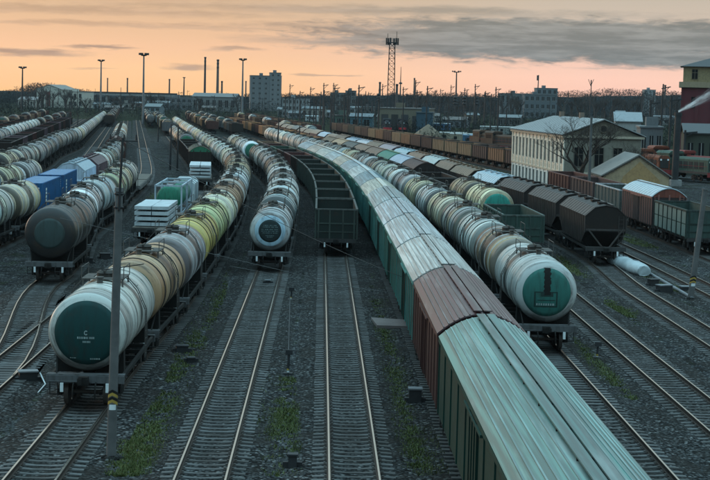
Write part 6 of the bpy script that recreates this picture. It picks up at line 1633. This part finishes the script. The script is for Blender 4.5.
# low wooded ridge closing the view behind the trees
hl = MB(); vs = []; NH = 120
for k in range(NH+1):
    px = -260 + 1240*k/NH; x, zt3 = at_depth(px, 96.5 - 4.5*math.exp(-((px-45)/40)**2) - 1.0*math.sin(px*.021) + .8*mn_noise((px*.06, 0, 0)), 1780)
    vs += [(x, 1740, -.4), (x, 1780, zt3), (x, 2100, zt3*.8), (x, 2500, -.4)]
hl.add(vs, [(4*k+i, 4*k+4+i, 4*k+5+i, 4*k+1+i) for k in range(NH) for i in range(3)], True)
tag(obj('hills', hl, mat_plain('wooded_ridge', (.018, .025, .028), .95, 0, .4, .05, .3, 0)), 'low dark wooded ridge along the horizon', 'hills', kind='structure')
# scrub between the yard and the wood
wood = MB(); rnd = random.Random(29); n_ = 0
while n_ < 2600:
    px = rnd.uniform(-10, 720); Yw = rnd.uniform(430, 1250); x = (px-355)/F_PX*Yw; o_ = x - ref(Yw)
    if -54 < o_ < 62 and Yw < 720: continue
    if rnd.random() < .35 and mn_noise((x*.02, Yw*.01, 3.0)) < 0: continue
    n_ += 1; clump(x, Yw, rnd.uniform(1.5, 6.5)*(.6+Yw/1400), 26, 0.0, .55, .25, .9)
sc_ = obj('scrub', wood, mat_plain('scrub_twigs', (.018, .023, .021), .95, 0, .5, .02, .1, .0)); tag(sc_, 'dark leafless scrub between the yard and the wood', 'scrub', kind='stuff')

# ------------------------------------------------------------------ grass and loose stones
def inside(p, poly):
    c = False; j = len(poly)-1
    for i in range(len(poly)):
        (xi, yi), (xj, yj) = poly[i], poly[j]
        if (yi > p[1]) != (yj > p[1]) and p[0] < (xj-xi)*(p[1]-yi)/(yj-yi)+xi: c = not c
        j = i
    return c
from mathutils import noise as mn
PATCH = [([(203, 268), (230, 262), (226, 296), (206, 346), (190, 396), (168, 448), (150, 476), (114, 476), (136, 428), (160, 392), (186, 330)], 17000, .12),
         ([(256, 372), (296, 378), (305, 476), (262, 476), (254, 420)], 9000, .06), ([(372, 268), (390, 300), (398, 345), (424, 400), (462, 476), (404, 476), (388, 410), (376, 350), (368, 300)], 15000, .10),
         ([(572, 335), (592, 350), (640, 400), (615, 400), (580, 360)], 4500, .05), ([(606, 296), (640, 312), (636, 322), (604, 304)], 2600, .05), ([(556, 250), (600, 268), (596, 282), (556, 268)], 3200, .05),
         ([(648, 262), (690, 284), (686, 296), (640, 276)], 3600, .0), ([(624, 232), (660, 248), (656, 252), (622, 240)], 1600, .1), ([(105, 440), (150, 440), (140, 476), (104, 476)], 3000, .05),
         ([(462, 158), (512, 168), (512, 176), (470, 166)], 2600, .0), ([(150, 120), (250, 118), (262, 132), (200, 130)], 1500, .1), ([(140, 190), (152, 182), (160, 200), (146, 206)], 900, .1)]
grass = MB(); rnd = random.Random(31)
for poly, n_, thr in PATCH:
    xs = [p[0] for p in poly]; ys = [p[1] for p in poly]; k = 0; tries = 0
    while k < n_ and tries < n_*12:
        tries += 1; p = (rnd.uniform(min(xs), max(xs)), rnd.uniform(min(ys), max(ys)))
        if not inside(p, poly): continue
        x, y = at(p[0], p[1], -.28)
        if mn.noise((x*.45, y*.22, 1.3)) + .8*mn.noise((x*1.9, y*1.3, 5.0)) + rnd.gauss(0, .24) < thr: continue
        if any(abs(x - TX(t_, y)) < 1.25 for t_ in ('E', 'F', 'G', 'H', 'I', 'J', 'K', 'M')): continue
        k += 1; h = rnd.uniform(.02, .11) * (2.2 if rnd.random() < .04 else 1); a = rnd.uniform(0, 6.28); wd = rnd.uniform(.012, .03) * (1 + y/140); lx, ly = rnd.uniform(-.1, .1), rnd.uniform(-.1, .1)
        grass.add([(x-wd*math.cos(a), y-wd*math.sin(a), -.31), (x+wd*math.cos(a), y+wd*math.sin(a), -.31), (x+lx, y+ly, -.30+h)], [(0, 1, 2)])
tag(obj('grass', grass, m_grass), 'green grass and weeds growing between the tracks', 'grass', kind='stuff')
stones = MB(); rnd = random.Random(41)
for i in range(16000):
    px, py = rnd.uniform(5, 705), rnd.uniform(262, 478); x, y = at(px, py, -.28); s_ = rnd.uniform(.025, .075)
    if mn.noise((x*.3, y*.2, 9.0)) < -.25: continue
    v = [(x + s_*rnd.uniform(.7, 1.3)*a, y + s_*rnd.uniform(.7, 1.3)*b, -.30 + (s_*rnd.uniform(.7, 1.2) if c else -.01)) for a, b, c in ((-1, -1, 0), (1, -1, 0), (1, 1, 0), (-1, 1, 0), (0, 0, 1))]
    stones.add(v, [(0, 1, 4), (1, 2, 4), (2, 3, 4), (3, 0, 4)])
tag(obj('loose_stones', stones, mat_plain('loose_stone', (.055, .058, .06), .9, 0, .6, 1.5, .3)), 'loose grey stones scattered over the yard ground', 'stones', kind='stuff')

# ------------------------------------------------------------------ thin evening haze
hz = MB(); hz.box(-2400, 2400, -60, 2600, -1.4, 75); hm = bpy.data.materials.new('haze'); hm.use_nodes = True; hn = NT(hm.node_tree)
for n_ in list(hn.n): hn.n.remove(n_)
hv = hn.node('ShaderNodeVolumePrincipled'); hv.inputs['Color'].default_value = (.80, .90, 1.0, 1); hv.inputs['Density'].default_value = HAZE; hv.inputs['Anisotropy'].default_value = 0.0
ho = hn.node('ShaderNodeOutputMaterial'); hn.l.new(hv.outputs[0], ho.inputs['Volume'])
tag(obj('haze', hz, hm), 'thin blue evening haze over the whole yard', 'haze', kind='stuff')
